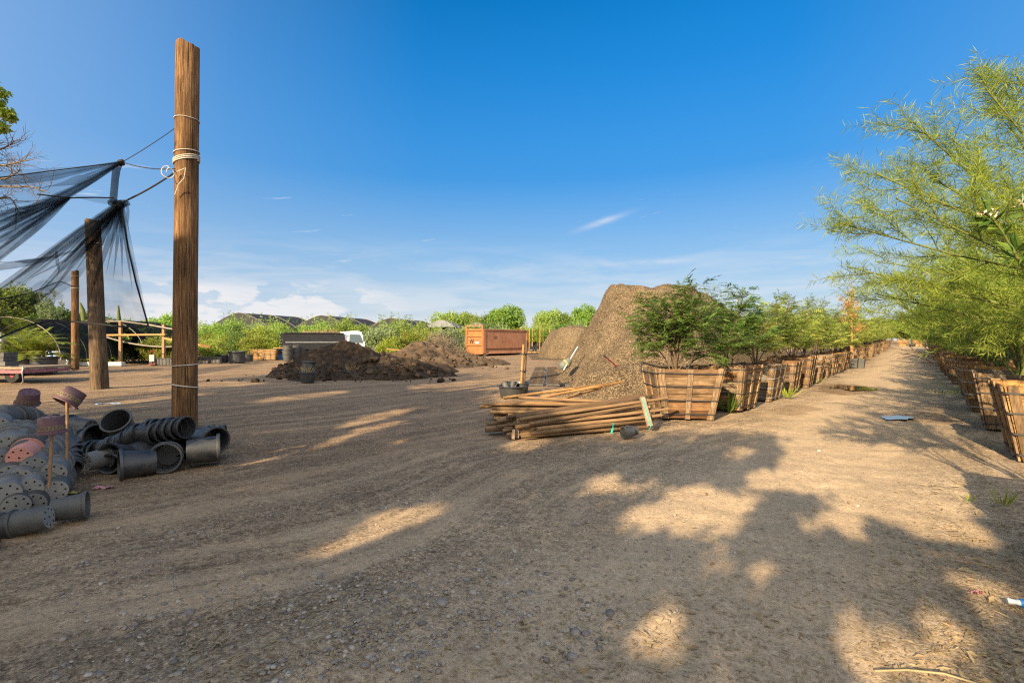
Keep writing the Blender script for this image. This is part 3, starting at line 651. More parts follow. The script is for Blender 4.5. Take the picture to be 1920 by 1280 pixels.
for kd, (rt, rb, h, mt) in {'five': (.120, .096, .235, 'grey'), 'fivedark': (.120, .096, .235, 'darkgrey'), 'pink': (.120, .096, .235, 'pink'), 'five_b': (.128, .105, .27, 'black'), 'three': (.108, .09, .23, 'darkgrey'), 'fifteen': (.166, .135, .34, 'black'),
                            'fifteeng': (.166, .13, .33, 'black2'), 'one': (.085, .07, .17, 'darkgrey'), 'maroon': (.15, .125, .21, 'maroon'), 'tub': (.37, .30, .30, 'black'), 'bigtub': (.53, .47, .78, 'black'), 'barrel': (.36, .31, .5, 'darkgrey')}.items():
    POTS[kd] = pot_mesh(rt, rb, h, M[mt])
def potm(kind, mouth, axis, *r, **k):
    h = max(v.co.z for v in POTS[kind][1].vertices); return pot(kind, np.array(mouth) - nrm(axis) * h, axis, *r, **k)
def stack(kind, pts, step, what, group, n=None):
    """nested pots along a path, bottom of the first one at the start; each pot is a thing"""
    pts = np.asarray(pts, float); d = np.concatenate([[0], np.cumsum(np.linalg.norm(np.diff(pts, axis=0), axis=1))])
    n = n or int(d[-1] / step) + 1
    for i in range(n):
        s_ = i * step + random.uniform(-.2, .2) * step
        def at(s): return np.array([np.interp(s, d, pts[:, k]) for k in range(3)]) + (nrm(pts[-1] - pts[-2]) * max(0, s - d[-1]))
        p = at(s_); ax = at(s_ + .12) - at(max(0, s_ - .02)); ax = nrm(ax) + np.random.default_rng(i).normal(0, .035, 3)
        pot(kind, p, ax, '%s pot from the bottom end of %s' % (ORD[i], what), group, sc=(random.uniform(.96, 1.02), random.uniform(.94, 1.02), 1))
HG = 'pots in the heap at the left edge'
discs = [  # px, py, depth, axis, kind, count, label of the stack
    (56, 917, 4.30, (.10, 1, .0), 'five', 8, 'the middle stack in the bottom row'),
    (13, 926, 4.15, (.06, 1, .0), 'five', 8, 'the bottom-row stack at the picture edge'),
    (104, 920, 4.42, (.12, 1, .0), 'fivedark', 7, 'the bottom-row stack beside the tallest stake'),
    (100, 889, 4.52, (.16, 1, .02), 'five', 7, 'the second-row stack beside the tallest stake'),
    (64, 876, 4.52, (.18, 1, .03), 'five', 7, 'the stack just right of the pink pot'),
    (20, 891, 4.40, (.05, 1, .02), 'fivedark', 7, 'the stack just below the pink pot'),
    (2, 868, 4.50, (.05, 1, .05), 'five', 7, 'the cut-off stack left of the pink pot'),
    (17, 835, 4.66, (.22, 1, .12), 'five', 7, 'the spotted grey stack above the pink pot'),
    (-6, 800, 4.9, (.25, 1, .1), 'five', 6, 'the topmost grey stack at the picture edge'),
    (62, 946, 4.25, (.3, 1, .0), 'fivedark', 3, 'the half hidden stack under the bottom row'),
    (38, 832, 4.75, (.2, 1, .08), 'five', 6, 'the stack directly above the pink pot'), (84, 858, 4.72, (.2, 1, .05), 'five', 7, 'the upper stack left of the shortest stake'), (82, 905, 4.45, (.14, 1, .0), 'five', 6, 'the small stack between bottom and second row'), (36, 900, 4.36, (.1, 1, .0), 'five', 6, 'the stack under the pink pot column'), (30, 948, 4.15, (.2, 1, .0), 'fivedark', 4, 'the lowest stack near the crosswise one'),
    (-30, 905, 4.3, (.05, 1, .0), 'five', 5, 'the grey stack outside the picture edge')]
for px, py, Y, ax, kd, n_, lb in discs:
    p = A(px, py, Y); v_ = nrm([p[0], p[1], 0]); ax = v_ + np.array([ax[0] * .35 + .01, 0, ax[2] * .5 + .03]); stack(kd, [p, p + nrm(ax) * 1.5], .05, lb, HG, n_ + 2)
p = A(36, 858, 4.5); ax = nrm(nrm([p[0], p[1], 0]) + np.array([.3, 0, .08])); pot('pink', p, ax, 'faded pink pot with its holed bottom showing, in the middle of the grey heap', HG)
stack('fivedark', [p + ax * .07, A(62, 826, 4.95), A(80, 808, 5.2), A(100, 812, 5.35), A(116, 830, 5.35), A(124, 858, 5.25), A(128, 885, 5.1)], .05, 'the arching stack behind the pink pot', HG, 26)
stack('fivedark', [A(-10, 790, 5.0), A(20, 783, 5.2), A(50, 786, 5.4), A(82, 806, 5.5)], .055, 'the topmost stack along the heap back', HG, 11)
stack('fivedark', [A(60, 850, 5.0), A(95, 845, 5.3), A(118, 850, 5.6)], .06, 'the stack buried in mid heap', HG, 9)
stack('three', [A(92, 968, 3.86), A(40, 980, 3.80), A(-20, 996, 3.74), A(-60, 1006, 3.7)], .062, 'the crosswise stack in front of the heap', HG, 8)
pot('three', A(97, 957, 4.02), (.78, .5, .05), 'single blue-grey pot lying on its side in front of the grey heap', HG)
pot('three', A(-30, 1010, 3.62), (.55, -.75, .02), 'open-mouthed dark pot cut by the left picture edge', HG)
BG = 'black pots lying in front of the tallest post'
stack('fifteen', [A(85, 836, 6.9), A(140, 830, 6.8), A(180, 818, 6.6), A(205, 800, 6.35)], .10, 'the thick black stack behind the long one', BG, 9)
potm('fifteen', A(216, 787, 6.25), (.15, -.72, .62), 'wide black pot with its mouth tipped upward, on top of the thick stack', BG)
stack('five_b', [A(108, 858, 6.0), A(160, 850, 5.95), A(205, 838, 5.95), A(262, 814, 6.0), A(318, 803, 5.95)], .066, 'the long black stack by the tallest post', BG, 20)
for i, (px, py) in enumerate(((262, 812), (276, 809), (290, 806), (303, 803), (316, 801))):
    pot('five_b', A(px, py, 5.97), (1, -.22, .04), '%s pot of the gleaming mouth end of the long black stack' % ORD[i], BG)
potm('fifteeng', A(203, 859, 5.5), (-.12, -1, .14), 'round-mouthed grey pot facing us under the long stack, next to the small bucket', BG)
potm('fifteeng', A(222, 873, 5.3), (-.72, -.68, .0), 'dented grey pot with dark mouth to the left, lowest in the black heap', BG)
stack('fifteen', [A(292, 838, 6.0), A(262, 850, 5.85), A(240, 862, 5.7)], .09, 'the short black stack behind the dented grey pot', BG, 3)
stack('fifteeng', [A(318, 850, 5.9), A(309, 858, 5.53)], .045, 'the earth-filled front pots', BG, 3)
pot('fifteen', A(350, 847, 5.72), (.84, .52, .02), 'single dusty black pot on its side at the right, earthy bottom towards us', BG)
potm('fifteen', A(406, 826, 6.1), (.85, -.5, .02), 'black pot with open mouth to the right at the end of the heap', BG)
potm('five_b', A(333, 835, 5.9), (.15, -.85, .45), 'black pot half hidden behind the earth-filled pair', BG)
pot('five', A(160, 866, 5.42), (.25, 1, .0), 'small grey bucket lying bottom forward between the two heaps', BG)
stack('fifteeng', [A(170, 804, 7.0), A(120, 800, 7.0)], .1, 'the farthest grey stack near the maroon pots', BG, 3)
stack('five_b', [A(348, 818, 6.6), A(380, 816, 6.7)], .07, 'the squashed stack at the post foot', BG, 4)
pot('fifteen', A(300, 842, 6.3), (.9, -.1, .0), 'black pot lying hidden under the long stack', BG)

# maroon pots upside down on stakes
def stake_pot(px_top, py_top, pos_base, tilt, label, sc=1.0):
    e = empty('pot_on_stake', pos_base.tolist(), 0, label, 'pot on a stake', 'maroon pots on stakes')
    Y = pos_base[1]; top = A(px_top, py_top, Y) - pos_base
    m = MB(); m.tube([[0, 0, -.05], top * .5 + [.004, 0, 0], top], .013, 6); m.build('stake', M['stake'], e)
    bo, ri = POTS['maroon']; o = obj('pot', bo, e); obj('rim', ri, o)
    ax = nrm((tilt[0], tilt[1], -1)); Rm = frame(ax, (0, 1, 0)); setM(o, top - ax * .17 * sc, Rm, (sc, sc, sc))
    m = MB(); rt, rb, h = .15, .125, .21
    for z in (.105, .15):
        r = rb + (rt - rb) * z / h + .0015; m.lathe([(r, z - .0022), (r, z + .0022)], 40)
    q = np.random.default_rng(int(abs(px_top)))
    for k in range(26):
        if k % 13 in (6, 12): continue
        a = k * 2 * PI / 26; r = rb + (rt - rb) * .128 / h + .002; w_ = q.uniform(.008, .013)
        for s_ in (-1, 1):
            m.box((r * math.cos(a + s_ * .045), r * math.sin(a + s_ * .045), .128), (.001, .004, .024), [[math.cos(a), -math.sin(a), 0], [math.sin(a), math.cos(a), 0], [0, 0, 1]])
        m.box((r * math.cos(a), r * math.sin(a), .128 + q.choice([-.009, 0, .009])), (.001, w_, .005), [[math.cos(a), -math.sin(a), 0], [math.sin(a), math.cos(a), 0], [0, 0, 1]])
    m.build('print_band', M['yellow'], o)
    return e
stake_pot(126, 752, G(124, 925), (-.38, -.72), 'maroon pot tilted on the tallest stake, dark open mouth downward', .72)
stake_pot(52, 752, A(50, 850, 5.6), (-.42, .2), 'maroon pot leaning left on a stake behind the heap, sunlit on its side', .72)
stake_pot(97, 806, A(92, 905, 4.35), (.02, .05), 'upright maroon pot on the shortest stake in front of the stacked pots', .68)
# ================================================================ pile of round poles
def pole_mesh(point, seed, L=2.44, r=.031):
    n = 14; t_ = np.linspace(0, 1, n); z = t_ * L
    if point: z = np.concatenate([z[:-1], [L - .16, L - .08, L]]); t_ = z / L
    rr = r * (1 - .14 * t_) * (1 + .05 * vn(z * 2.2, z * 0 + seed, seed))
    if point: rr[-3:] = r * np.array([.86, .6, .22])
    x = .022 * np.sin(z * 1.6 + seed); m = MB(); m.tube(np.stack([x, .01 * np.sin(z * 1.1 + seed * 2), z], 1), rr, 12); return m.mesh('round_pole', [M['peeled']])
PM = [pole_mesh(False, 1), pole_mesh(True, 2), pole_mesh(True, 3, 2.5, .035), pole_mesh(False, 4, 2.3, .028)]
PG = 'round poles in the pile'
def pole(p, q, k, label, mat=None):
    o = obj('round_pole', PM[k]); p = np.array(p); q = np.array(q)
    L = np.linalg.norm(q - p); ml = (2.44, 2.44, 2.5, 2.3)[k]
    setM(o, p, frame(q - p), (1, 1, L / ml)); tag(o, label, 'pole', PG)
    if mat: o.material_slots[0].link = 'OBJECT'; o.material_slots[0].material = mat
    return o
q = np.random.default_rng(12)
lay = ['bottom', 'second', 'third', 'fourth', 'fifth', 'top']
for j in range(6):
    for k in range(7 - (j + 1) // 2):
        p = [.30 + q.uniform(-.26, .14) - .11 * k, 7.30 + .095 * k + .03 * j + q.uniform(-.03, .05), .034 + .046 * j + q.uniform(0, .015)]
        e = [2.50 + q.uniform(-.20, .16) - .10 * k + .02 * j, 8.28 + .08 * k + .03 * j + q.uniform(-.05, .05), .034 + .094 * j + q.uniform(0, .02)]
        pole(p, e, int(q.integers(0, 4)), '%s brown pole from the front in the %s layer of the front bundle' % (ORD[k], lay[j]))
for j in range(5):
    for k in range(6 - j // 2):
        p = [-.40 + q.uniform(-.16, .34) + .04 * k, 9.05 + .085 * k + .02 * j + q.uniform(-.05, .05), .034 + .062 * j]
        e = [2.15 + q.uniform(-.2, .2), 8.90 + .10 * k + q.uniform(-.12, .10), .034 + .074 * j]
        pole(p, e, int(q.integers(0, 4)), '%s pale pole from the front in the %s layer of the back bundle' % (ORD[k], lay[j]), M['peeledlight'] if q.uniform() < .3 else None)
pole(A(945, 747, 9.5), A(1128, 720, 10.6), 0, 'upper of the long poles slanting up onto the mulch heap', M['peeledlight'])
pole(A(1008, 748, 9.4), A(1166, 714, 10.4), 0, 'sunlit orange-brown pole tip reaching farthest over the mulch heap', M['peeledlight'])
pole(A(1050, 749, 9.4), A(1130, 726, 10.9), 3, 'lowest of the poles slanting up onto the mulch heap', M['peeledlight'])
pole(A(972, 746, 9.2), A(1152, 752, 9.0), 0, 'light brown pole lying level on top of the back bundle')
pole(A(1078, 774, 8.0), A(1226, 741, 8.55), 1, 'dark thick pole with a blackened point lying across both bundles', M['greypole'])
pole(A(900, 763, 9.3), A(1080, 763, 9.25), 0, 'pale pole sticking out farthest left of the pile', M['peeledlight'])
e = empty('batten_with_strap', (0, 0, 0), 0, 'short wooden batten with a turquoise strap leaning against the pole ends', 'wooden batten')
p, q_ = A(1204, 745, 8.28), A(1219, 799, 7.98); m = MB(); m.beam(p, q_, .085, .045); m.build('batten', M['plank'], e)
m = MB(); m.beam(p + [0.005, -.026, 0], q_ + [.005, -.026, 0], .018, .004); m.beam(q_ + [.005, -.03, 0], A(1216, 806, 7.96), .02, .004); m.build('strap', M['teal'], e)
m = MB(); m.grid(ribbon([A(1150, 793, 7.85), A(1149, 803, 7.72), A(1146, 812, 7.68)], [.035, .03, .03], 14, .7)); tag(m.build('loose_strap', M['teal']), 'loose end of turquoise strap hanging over the lowest poles', 'strap')
for (px, py, hh, lb) in ((963, 822, .14, 'shorter grey wood offcut standing at the cut ends of the poles'), (971, 820, .19, 'taller grey wood offcut standing at the cut ends of the poles')):
    p = G(px, py); m = MB(); m.box((p[0], p[1], hh / 2), (.045, .06, hh), [[.98, .2, .05], [-.2, .98, 0], [-.05, 0, 1]]); tag(m.build('wood_offcut', M['plank']), lb, 'wood offcut', 'offcuts by the pole pile')
pot('one', A(1186, 809, 7.45), (-.95, -.3, .0), 'small grey pot lying on its side in front of the pole pile', 'loose pots near the pole pile')
pot('one', A(1190, 807, 7.6) * [1, 1, 0] + [.03, 0, .085], (-.95, -.3, .0), 'small grey pot nested behind the one lying in front of the pole pile', 'loose pots near the pole pile')

# tub with small pots and the two taped stakes behind it
p = G(960, 744); pot('tub', (p[0], p[1], .0), (0, 0, 1), 'wide black tub holding small grey pots, left of the pole pile', 'black tubs behind the pole pile')
pt = (p[0] + .14, p[1] + 1.0); pot('tub', (pt[0], pt[1], 0), (0, 0, 1), 'black tub half hidden behind the other, two taped stakes standing in it', 'black tubs behind the pole pile')
for dx, dy, ax, lb in ((-.14, -.05, (-.3, .5, .8), 'left'), (.09, .0, (.5, -.75, .35), 'right'), (.0, .12, (.2, .3, .9), 'rear')):
    pot('one', (p[0] + dx, p[1] + dy, .22), ax, lb + ' one of the small grey pots lying in the wide black tub', 'small pots in the tub', sc=(1.1, 1.1, 1.1))
for a_, b_, w0, lb, mt in ((A(977, 722, pt[1]), A(981.5, 646, pt[1]), .035, 'shorter brown stake taped to a longer one in the rear tub', M['peeledlight']), (A(982, 722, pt[1] + .05), A(988, 637, pt[1] + .05), .035, 'longer weathered stake taped to a shorter one in the rear tub', M['greypole'])):
    e = empty('wooden_stake', a_.tolist(), 0, lb, 'stake', 'taped stakes behind the tub'); m = MB(); m.tube([[0, 0, 0], (b_ - a_) * .5, b_ - a_], [w0, w0, w0 * .95], 10); m.build('shaft', mt, e)
    m = MB()
    for py in (663, 695):
        c = A((a_ + b_)[0] * 0 + 981, py, pt[1] + .03); u = np.linspace(0, 2 * PI, 20); m.tube(np.stack([(c - a_)[0] + .08 * np.cos(u), (c - a_)[1] + .065 * np.sin(u), (c - a_)[2] + .01 * np.sin(u)], 1), .02, 6)
    if 'shorter' in lb[:8]: m.build('tape', M['strap'], e)

# ================================================================ mulch heaps
MC = np.array([6.25, 19.4])
TH = np.array([-180, -150, -125, -105, -90, -70, -45, -20, 0, 30, 60, 90, 120, 150, 180.])
RT = np.array([2.38, 2.3, 2.15, 1.9, 1.9, 1.5, 1.0, 1.0, 1.2, 2, 2.6, 2.8, 3, 2.6, 2.2])
RB = np.array([4.4, 5.3, 6.5, 7.1, 6.9, 6.2, 6.2, 8.0, 9.8, 10., 8.5, 8, 7, 5.0, 4.2])
def mulch_h(x, y):
    dx, dy = x - MC[0], y - MC[1]; r = np.hypot(dx, dy); th = np.degrees(np.arctan2(dy, dx))
    th = th + 4 * vn(r * .4, th * .02, 3)
    rt = np.interp(th, TH, RT); rb = np.interp(th, TH, RB) * (1 + .05 * vn(th * .05, th * 0, 8))
    t_ = np.clip((r - rt) / (rb - rt), 0, 1.2)
    prof = np.where(t_ < 1, .91 * (1 - t_) ** 1.12 + .09 * (1 - sstep(0, .16, t_)) + .05 * np.sin(t_ * PI * 2) * (t_ < 1), -.3 * (t_ - 1))
    z = 3.55 * prof + .18 * vn(x * .8, y * .8, 2) * (prof > .1) - .012 * r * (prof > .5)
    z += -.16 * np.exp(-((x - 6.9) ** 2 + (y - 18.5) ** 2) / 1.2) - .22 * np.exp(-((x - 3.9) ** 2 + (y - 18.2) ** 2) / .3) - .10 * np.exp(-((x - 5.9) ** 2 + (y - 18.) ** 2) / .2)
    z += .75 * np.exp(-(((x - 3.4) / 1.1) ** 2 + ((y - 13.3) / .9) ** 2)) + .4 * np.exp(-(((x - 2.2) / .8) ** 2 + ((y - 13.9) / .9) ** 2)) - .3 * np.exp(-(((x - 3.9) / .5) ** 2 + ((y - 14.6) / .6) ** 2))
    z += (.20 * fbm(x * .42 + 3, y * .42, 2, 21) + .15 * vn(x * 1.1, y * .9, 33)) * np.clip(prof * 2.2, 0, 1)
    z += -.16 * np.abs(vn(x * .9 + .5 * y, y * .35, 71)) * np.clip(prof * 3, 0, 1) * (prof < .93) + .085 * fbm(x * 2.2, y * 2.2, 5, 6) + .03 * vn(x * 9, y * 9, 14)
    dl = (x - 4.95) * RN[0] + (y - 10.15) * RN[1]
    z = np.minimum(z, np.maximum((dl - 1.25) * 1.4, -.2))
    return z
def heap(name, fn, x0, x1, y0, y1, n, m_, mat, label, cat):
    X, Y = np.meshgrid(np.linspace(x0, x1, n), np.linspace(y0, y1, m_), indexing='ij'); Z = fn(X, Y)
    g = MB(); g.grid(np.stack([X, Y, Z], -1)); return tag(g.build(name, mat), label, cat)
heap('mulch_pile', mulch_h, .5, 15.5, 11.2, 28.5, 330, 340, M['mulch'], 'tall flat-topped heap of brown wood mulch rising behind the pole pile', 'mulch pile')
q = np.random.default_rng(8); n = 34000
x = q.uniform(1, 12, n); y = q.uniform(11.5, 21, n); z = mulch_h(x, y); k = (z > .03) & (fbm(x * .7, y * .55, 3, 51) > q.uniform(-.9, .7, n)); x, y, z = x[k], y[k], z[k]; n = len(x); a = q.uniform(0, 2 * PI, n)
gxs = (mulch_h(x + .05, y) - z) / .05; gys = (mulch_h(x, y + .05) - z) / .05
d = np.stack([np.cos(a), np.sin(a), gxs * np.cos(a) + gys * np.sin(a) + q.normal(0, .2, n)], 1)
b = MB(); b.leaves(np.stack([x, y, z + .012], 1), d, np.stack([-gxs, -gys, np.ones(n)], 1) + q.normal(0, .3, (n, 3)), q.uniform(.018, .06, n), q.uniform(.006, .016, n))
M['chip'] = m_leaf('wood_chip', (.07, .048, .028), (.155, .11, .065), .0, (.33, .25, .155), .9)
tag(b.build('wood_chips', M['chip']), 'pale loose wood chips covering the surface of the tall mulch heap', 'wood chips', kind='stuff')
def mulch2(x, y):
    s = np.abs((x - 6.2) / 3.5) ** 2.6 + np.abs((y - 44) / 4.5) ** 2.6
    return 2.35 * np.clip((1.25 - s) / .8, -.1, 1) ** .8 * np.sign(np.clip(1.25 - s, 0, 1)) + .34 * fbm(x * .55, y * .55, 4, 3) - .06
heap('mulch_pile', lambda x, y: np.nan_to_num(mulch2(x, y)), 1.6, 11, 38, 50, 130, 120, M['mulch'], 'lower flat mulch heap farther back at the left foot of the tall one', 'mulch pile')
# tools and bag on the heap
def stick(p, q_, r, mat, name, label, cat):
    m = MB(); m.tube([p, (np.array(p) + q_) / 2, q_], r, 8); return tag(m.build(name, mat), label, cat)
e = empty('shovel', A(1133, 667, 14.3).tolist(), 0, 'dark red tool handle sticking out of the front of the mulch heap', 'shovel')
v = A(1190, 715, 15.0) - A(1133, 667, 14.3); m = MB(); m.tube([[0, 0, 0], v * .5, v], .022, 8); m.build('handle', M['red'], e); m = MB(); m.tube([[-.02, 0, .02], [.04, .0, -.03]], .03, 8); m.build('grip', M['strap'], e)
stick(A(1057, 693, 16.3), A(1083, 650, 17.2), .018, M['white'], 'white_pole', 'thin white pole leaning on the left edge of the mulch heap', 'pole')
e = empty('feed_bag', A(1060, 688, 16.6).tolist(), 0, 'crumpled grey bag with yellow-green band at the foot of the mulch heap', 'bag')
m = MB(); k = np.linspace(0, 1, 9); m.tube(np.stack([k * .55 - .25, k * .1, k * .42 - .05], 1), [.05, .17, .21, .2, .22, .21, .19, .14, .04], 14); m.build('sack', M['sack'], e); e.scale = (.7, .7, .7)
m = MB(); m.tube([[.0, .045, .15], [.07, .06, .2]], [.224, .224], 14, 0, False); m.build('band', M['yellow'], e)
# flats of small trays on the ground left of the heap
m = MB(); m.box((0, 0, .03), (.56, .56, .06)); tray = m.mesh('tray_frame', [M['darkgrey']]); m = MB(); P = np.stack(np.meshgrid(np.linspace(-.26, .26, 12), np.linspace(-.26, .26, 12), indexing='ij') + [np.zeros((12, 12))], -1); P[..., 2] = .07 + .02 * fbm(P[..., 0] * 9, P[..., 1] * 9, 3); P[[0, -1], :, 2] = .058; P[:, [0, -1], 2] = .058; m.grid(P); soilm = m.mesh('tray_soil', [M['dirtlight']])
k = 0
for r_ in range(15):
    for c_ in range(3):
        if (r_, c_) in ((3, 2), (9, 0)): continue
        o = obj('seed_tray', tray); obj('soil', soilm, o); o.location = (.80 + c_ * .62 + .05 * r_ + random.uniform(-.03, .03), 16.2 + r_ * .68 + random.uniform(-.04, .04), .0); o.rotation_euler = (0, 0, random.uniform(-.06, .06) - .07)
        tag(o, 'soil-filled shallow tray, %s row from the front, %s of three beside the mulch heap' % (ORD[r_], ('left', 'middle', 'right')[c_]), 'tray', 'soil trays laid out beside the mulch heap')

# ================================================================ dirt heaps in the middle
def ell(x, y, cx, cy, rx, ry, h, p=1.1, rot=0):
    c, s = math.cos(rot), math.sin(rot); u = ((x - cx) * c + (y - cy) * s) / rx; v = (-(x - cx) * s + (y - cy) * c) / ry
    return h * np.clip(1 - np.hypot(u, v), 0, 1) ** p
def rough(x, y, a, s): return a * (fbm(x * 1.3, y * 1.3, 5, s) + .5 * np.abs(vn(x * 3, y * 3, s + 40)))
def dirt1(x, y):
    z = np.maximum.reduce([ell(x, y, -7.9, 23, 3.5, 3.8, 1.52), ell(x, y, -6.0, 23.5, 3.9, 3.6, .72), ell(x, y, -9.0, 20.6, 1.7, 1.5, .45), ell(x, y, -6.0, 20.2, 3.2, 2.0, .75), ell(x, y, -4.4, 21, 2.4, 1.6, .5), ell(x, y, -7.6, 19.0, 1.6, 1.3, .35)])
    return z + rough(x, y, .26, 4) * np.clip(z * 2.2, 0, 1) - .16 * (1 - sstep(0, .16, z)) - .02
def dirt2(x, y):
    z = np.maximum.reduce([ell(x, y, -6.2, 32.5, 3.6, 4.0, 1.4), ell(x, y, -8.8, 31.5, 3.4, 3.0, .62), ell(x, y, -3.6, 30, 3.0, 2.8, .55), ell(x, y, -4.6, 27.4, 3.0, 1.6, .5), ell(x, y, -1.9, 31.5, 2.4, 3, .4)])
    return z + rough(x, y, .24, 9) * np.clip(z * 2.2, 0, 1) - .16 * (1 - sstep(0, .16, z)) - .02
heap('dirt_pile', dirt1, -14, -1.5, 16.5, 28, 260, 230, M['dirt'], 'large dark dirt heap in the middle of the yard, truck behind it', 'dirt pile')
heap('dirt_pile', dirt2, -14, 1.5, 25, 38, 230, 200, M['dirtlight'], 'lighter brown dirt heap between the dark heap and the orange dumpster', 'dirt pile')
def clods(n, f, x0, x1, y0, y1, seed, mat, label, lo=.025, hi=.14, zmax=.45):
    q = np.random.default_rng(seed); x = q.uniform(x0, x1, n); y = q.uniform(y0, y1, n); z = np.maximum(f(x, y), 0); k = (z < zmax) & ((z > .03) | (q.uniform(0, 1, n) < .10)); x, y, z = x[k], y[k], z[k]
    r = lo + (hi - lo) * q.uniform(0, 1, len(x)) ** 5; b = MB(); b.blobs(np.stack([x, y, z + r * .2], 1), r, 0, .7, seed, 2)
    v = b.v[0]; b.v[0] = v + nrm(q.normal(0, 1, v.shape)) * .012; return tag(b.build('dirt_clods', mat), label, 'dirt clods', kind='stuff')
clods(900, dirt1, -11.5, -2.2, 17.3, 22, 5, M['dirt'], 'dark clods of earth broken off around the front of the dark heap')
clods(420, dirt2, -8, .5, 25.5, 30.5, 6, M['dirtlight'], 'lighter clods of earth around the front of the brown heap', .04, .2, .6)
clods(60, dirt1, -6.4, -2.6, 18.6, 20.8, 7, M['dirtlight'], 'big pale lumps of earth at the right end of the dark heap', .06, .24, .8)
for px, py, kd, ax, lb in ((577, 717, 'tub', (0, 0, 1), 'black tub with dry stems standing in front of the dark dirt heap'), (567, 710, 'bigtub', (.05, .1, 1), 'dark blue-black pot standing behind the black tub at the dirt heap'), (660, 709, 'tub', (.1, -.1, 1), 'black tub half buried in the foot of the dark dirt heap')):
    p = G(px, py); s_ = {'tub': (.72, .72, 1.25), 'bigtub': (.55, .55, .75)}[kd]
    if 'half' in lb: s_ = (.8, .8, 1.0)
    if 'behind' in lb: p = p + [-.02, .5, 0]; s_ = (.5, .5, .85)
    pot(kd, p, ax, lb, 'pots at the dark dirt heap', sc=s_)
    if kd == 'tub':
        q = np.random.default_rng(px); n = 90; a = q.uniform(0, 2 * PI, n); b = MB(); r_ = q.uniform(0, .2, n)
        b.leaves(np.stack([p[0] + r_ * np.cos(a), p[1] + r_ * np.sin(a), np.full(n, p[2] + .28 * s_[2])], 1), np.stack([np.cos(a) * .5, np.sin(a) * .5, q.uniform(.6, 1.2, n)], 1), q.normal(0, 1, (n, 3)), q.uniform(.12, .35, n), .012)
        tag(b.build('dry_plant', M['straw']), 'dry straw-coloured stems in the ' + ('black tub before the dark heap' if px < 600 else 'half buried tub at the dark heap'), 'dry plant', 'dry plants in tubs')

# ================================================================ wooden planter boxes
T_, B_, HB = .62, .46, .96
def wat(z): return B_ + (T_ - B_) * z / HB
def rot4(k): c, s = [(1, 0), (0, 1), (-1, 0), (0, -1)][k]; return np.array([[c, -s, 0], [s, c, 0], [0, 0, 1.]])
def side_boards(m, k, seed, mat=0):
    q = np.random.default_rng(seed); zs = np.linspace(.02, HB, 7); Rm = rot4(k)
    for i in range(6):
        z0, z1 = zs[i] + q.uniform(.002, .006), zs[i + 1] - q.uniform(.002, .008); w0, w1 = wat(z0), wat(z1); o = q.uniform(0, .005); e0 = -.004
        v = np.array([[-w0 - e0, -w0 - o, z0], [w0 + e0, -w0 - o, z0], [w0 + e0, -w0 + .022, z0], [-w0 - e0, -w0 + .022, z0], [-w1 - e0, -w1 - o, z1], [w1 + e0, -w1 - o, z1], [w1 + e0, -w1 + .022, z1], [-w1 - e0, -w1 + .022, z1]])
        if k % 2: v[:, 0] *= .955
        m.hexa(v @ Rm.T, mat)
def side_battens(k, seed, xs=(-.9, 0, .9)):
    q = np.random.default_rng(seed + 50); Rm = rot4(k); out = []
    for f in xs:
        m = MB(); bw = q.uniform(.045, .058); z0, z1 = q.uniform(-.0, .02), HB + q.uniform(-.015, .02); w0, w1 = wat(z0), wat(z1); y0, y1 = w0 + .007, w1 + .007; f_ = f + q.uniform(-.03, .03); x0, x1 = f_ * w0, f_ * w1
        v = np.array([[x0 - bw, -y0 - .022, z0], [x0 + bw, -y0 - .022, z0], [x0 + bw, -y0, z0], [x0 - bw, -y0, z0], [x1 - bw, -y1 - .022, z1], [x1 + bw, -y1 - .022, z1], [x1 + bw, -y1, z1], [x1 - bw, -y1, z1]])
        m.hexa(v @ Rm.T); out.append(m)
    return out
def band_mesh(m, z, seed, mat=0):
    w_ = wat(z) + .034; c = .03; pts = []
    for sx, sy in ((-1, -1), (1, -1), (1, 1), (-1, 1)):
        a = (w_ - c) * np.array([sx, sy]); 
        for t_ in np.linspace(0, 1, 4):
            ang = math.atan2(sy, sx) - PI / 4 + t_ * PI / 2; pts.append([a[0] + c * math.cos(ang), a[1] + c * math.sin(ang), z + .006 * math.sin(seed + 3 * ang)])
    pts = np.array(pts + pts[:1])
    o = nrm(pts * [1, 1, 0]); n = len(pts)
    P = np.stack([pts + o * .003 + [0, 0, .011], pts + o * .003 - [0, 0, .011], pts - o * .001 - [0, 0, .011], pts - o * .001 + [0, 0, .011], pts + o * .003 + [0, 0, .011]], 1); m.grid(P, mat, False)
def soil_mesh(m, mat=0):
    z = .80; w_ = wat(z) - .024; a = np.linspace(-1, 1, 14); X, Y = np.meshgrid(a * w_, a * w_, indexing='ij'); Z = z + .05 * fbm(X * 4, Y * 4, 3) ; m.grid(np.stack([X, Y, Z], -1), mat)
BX = {}
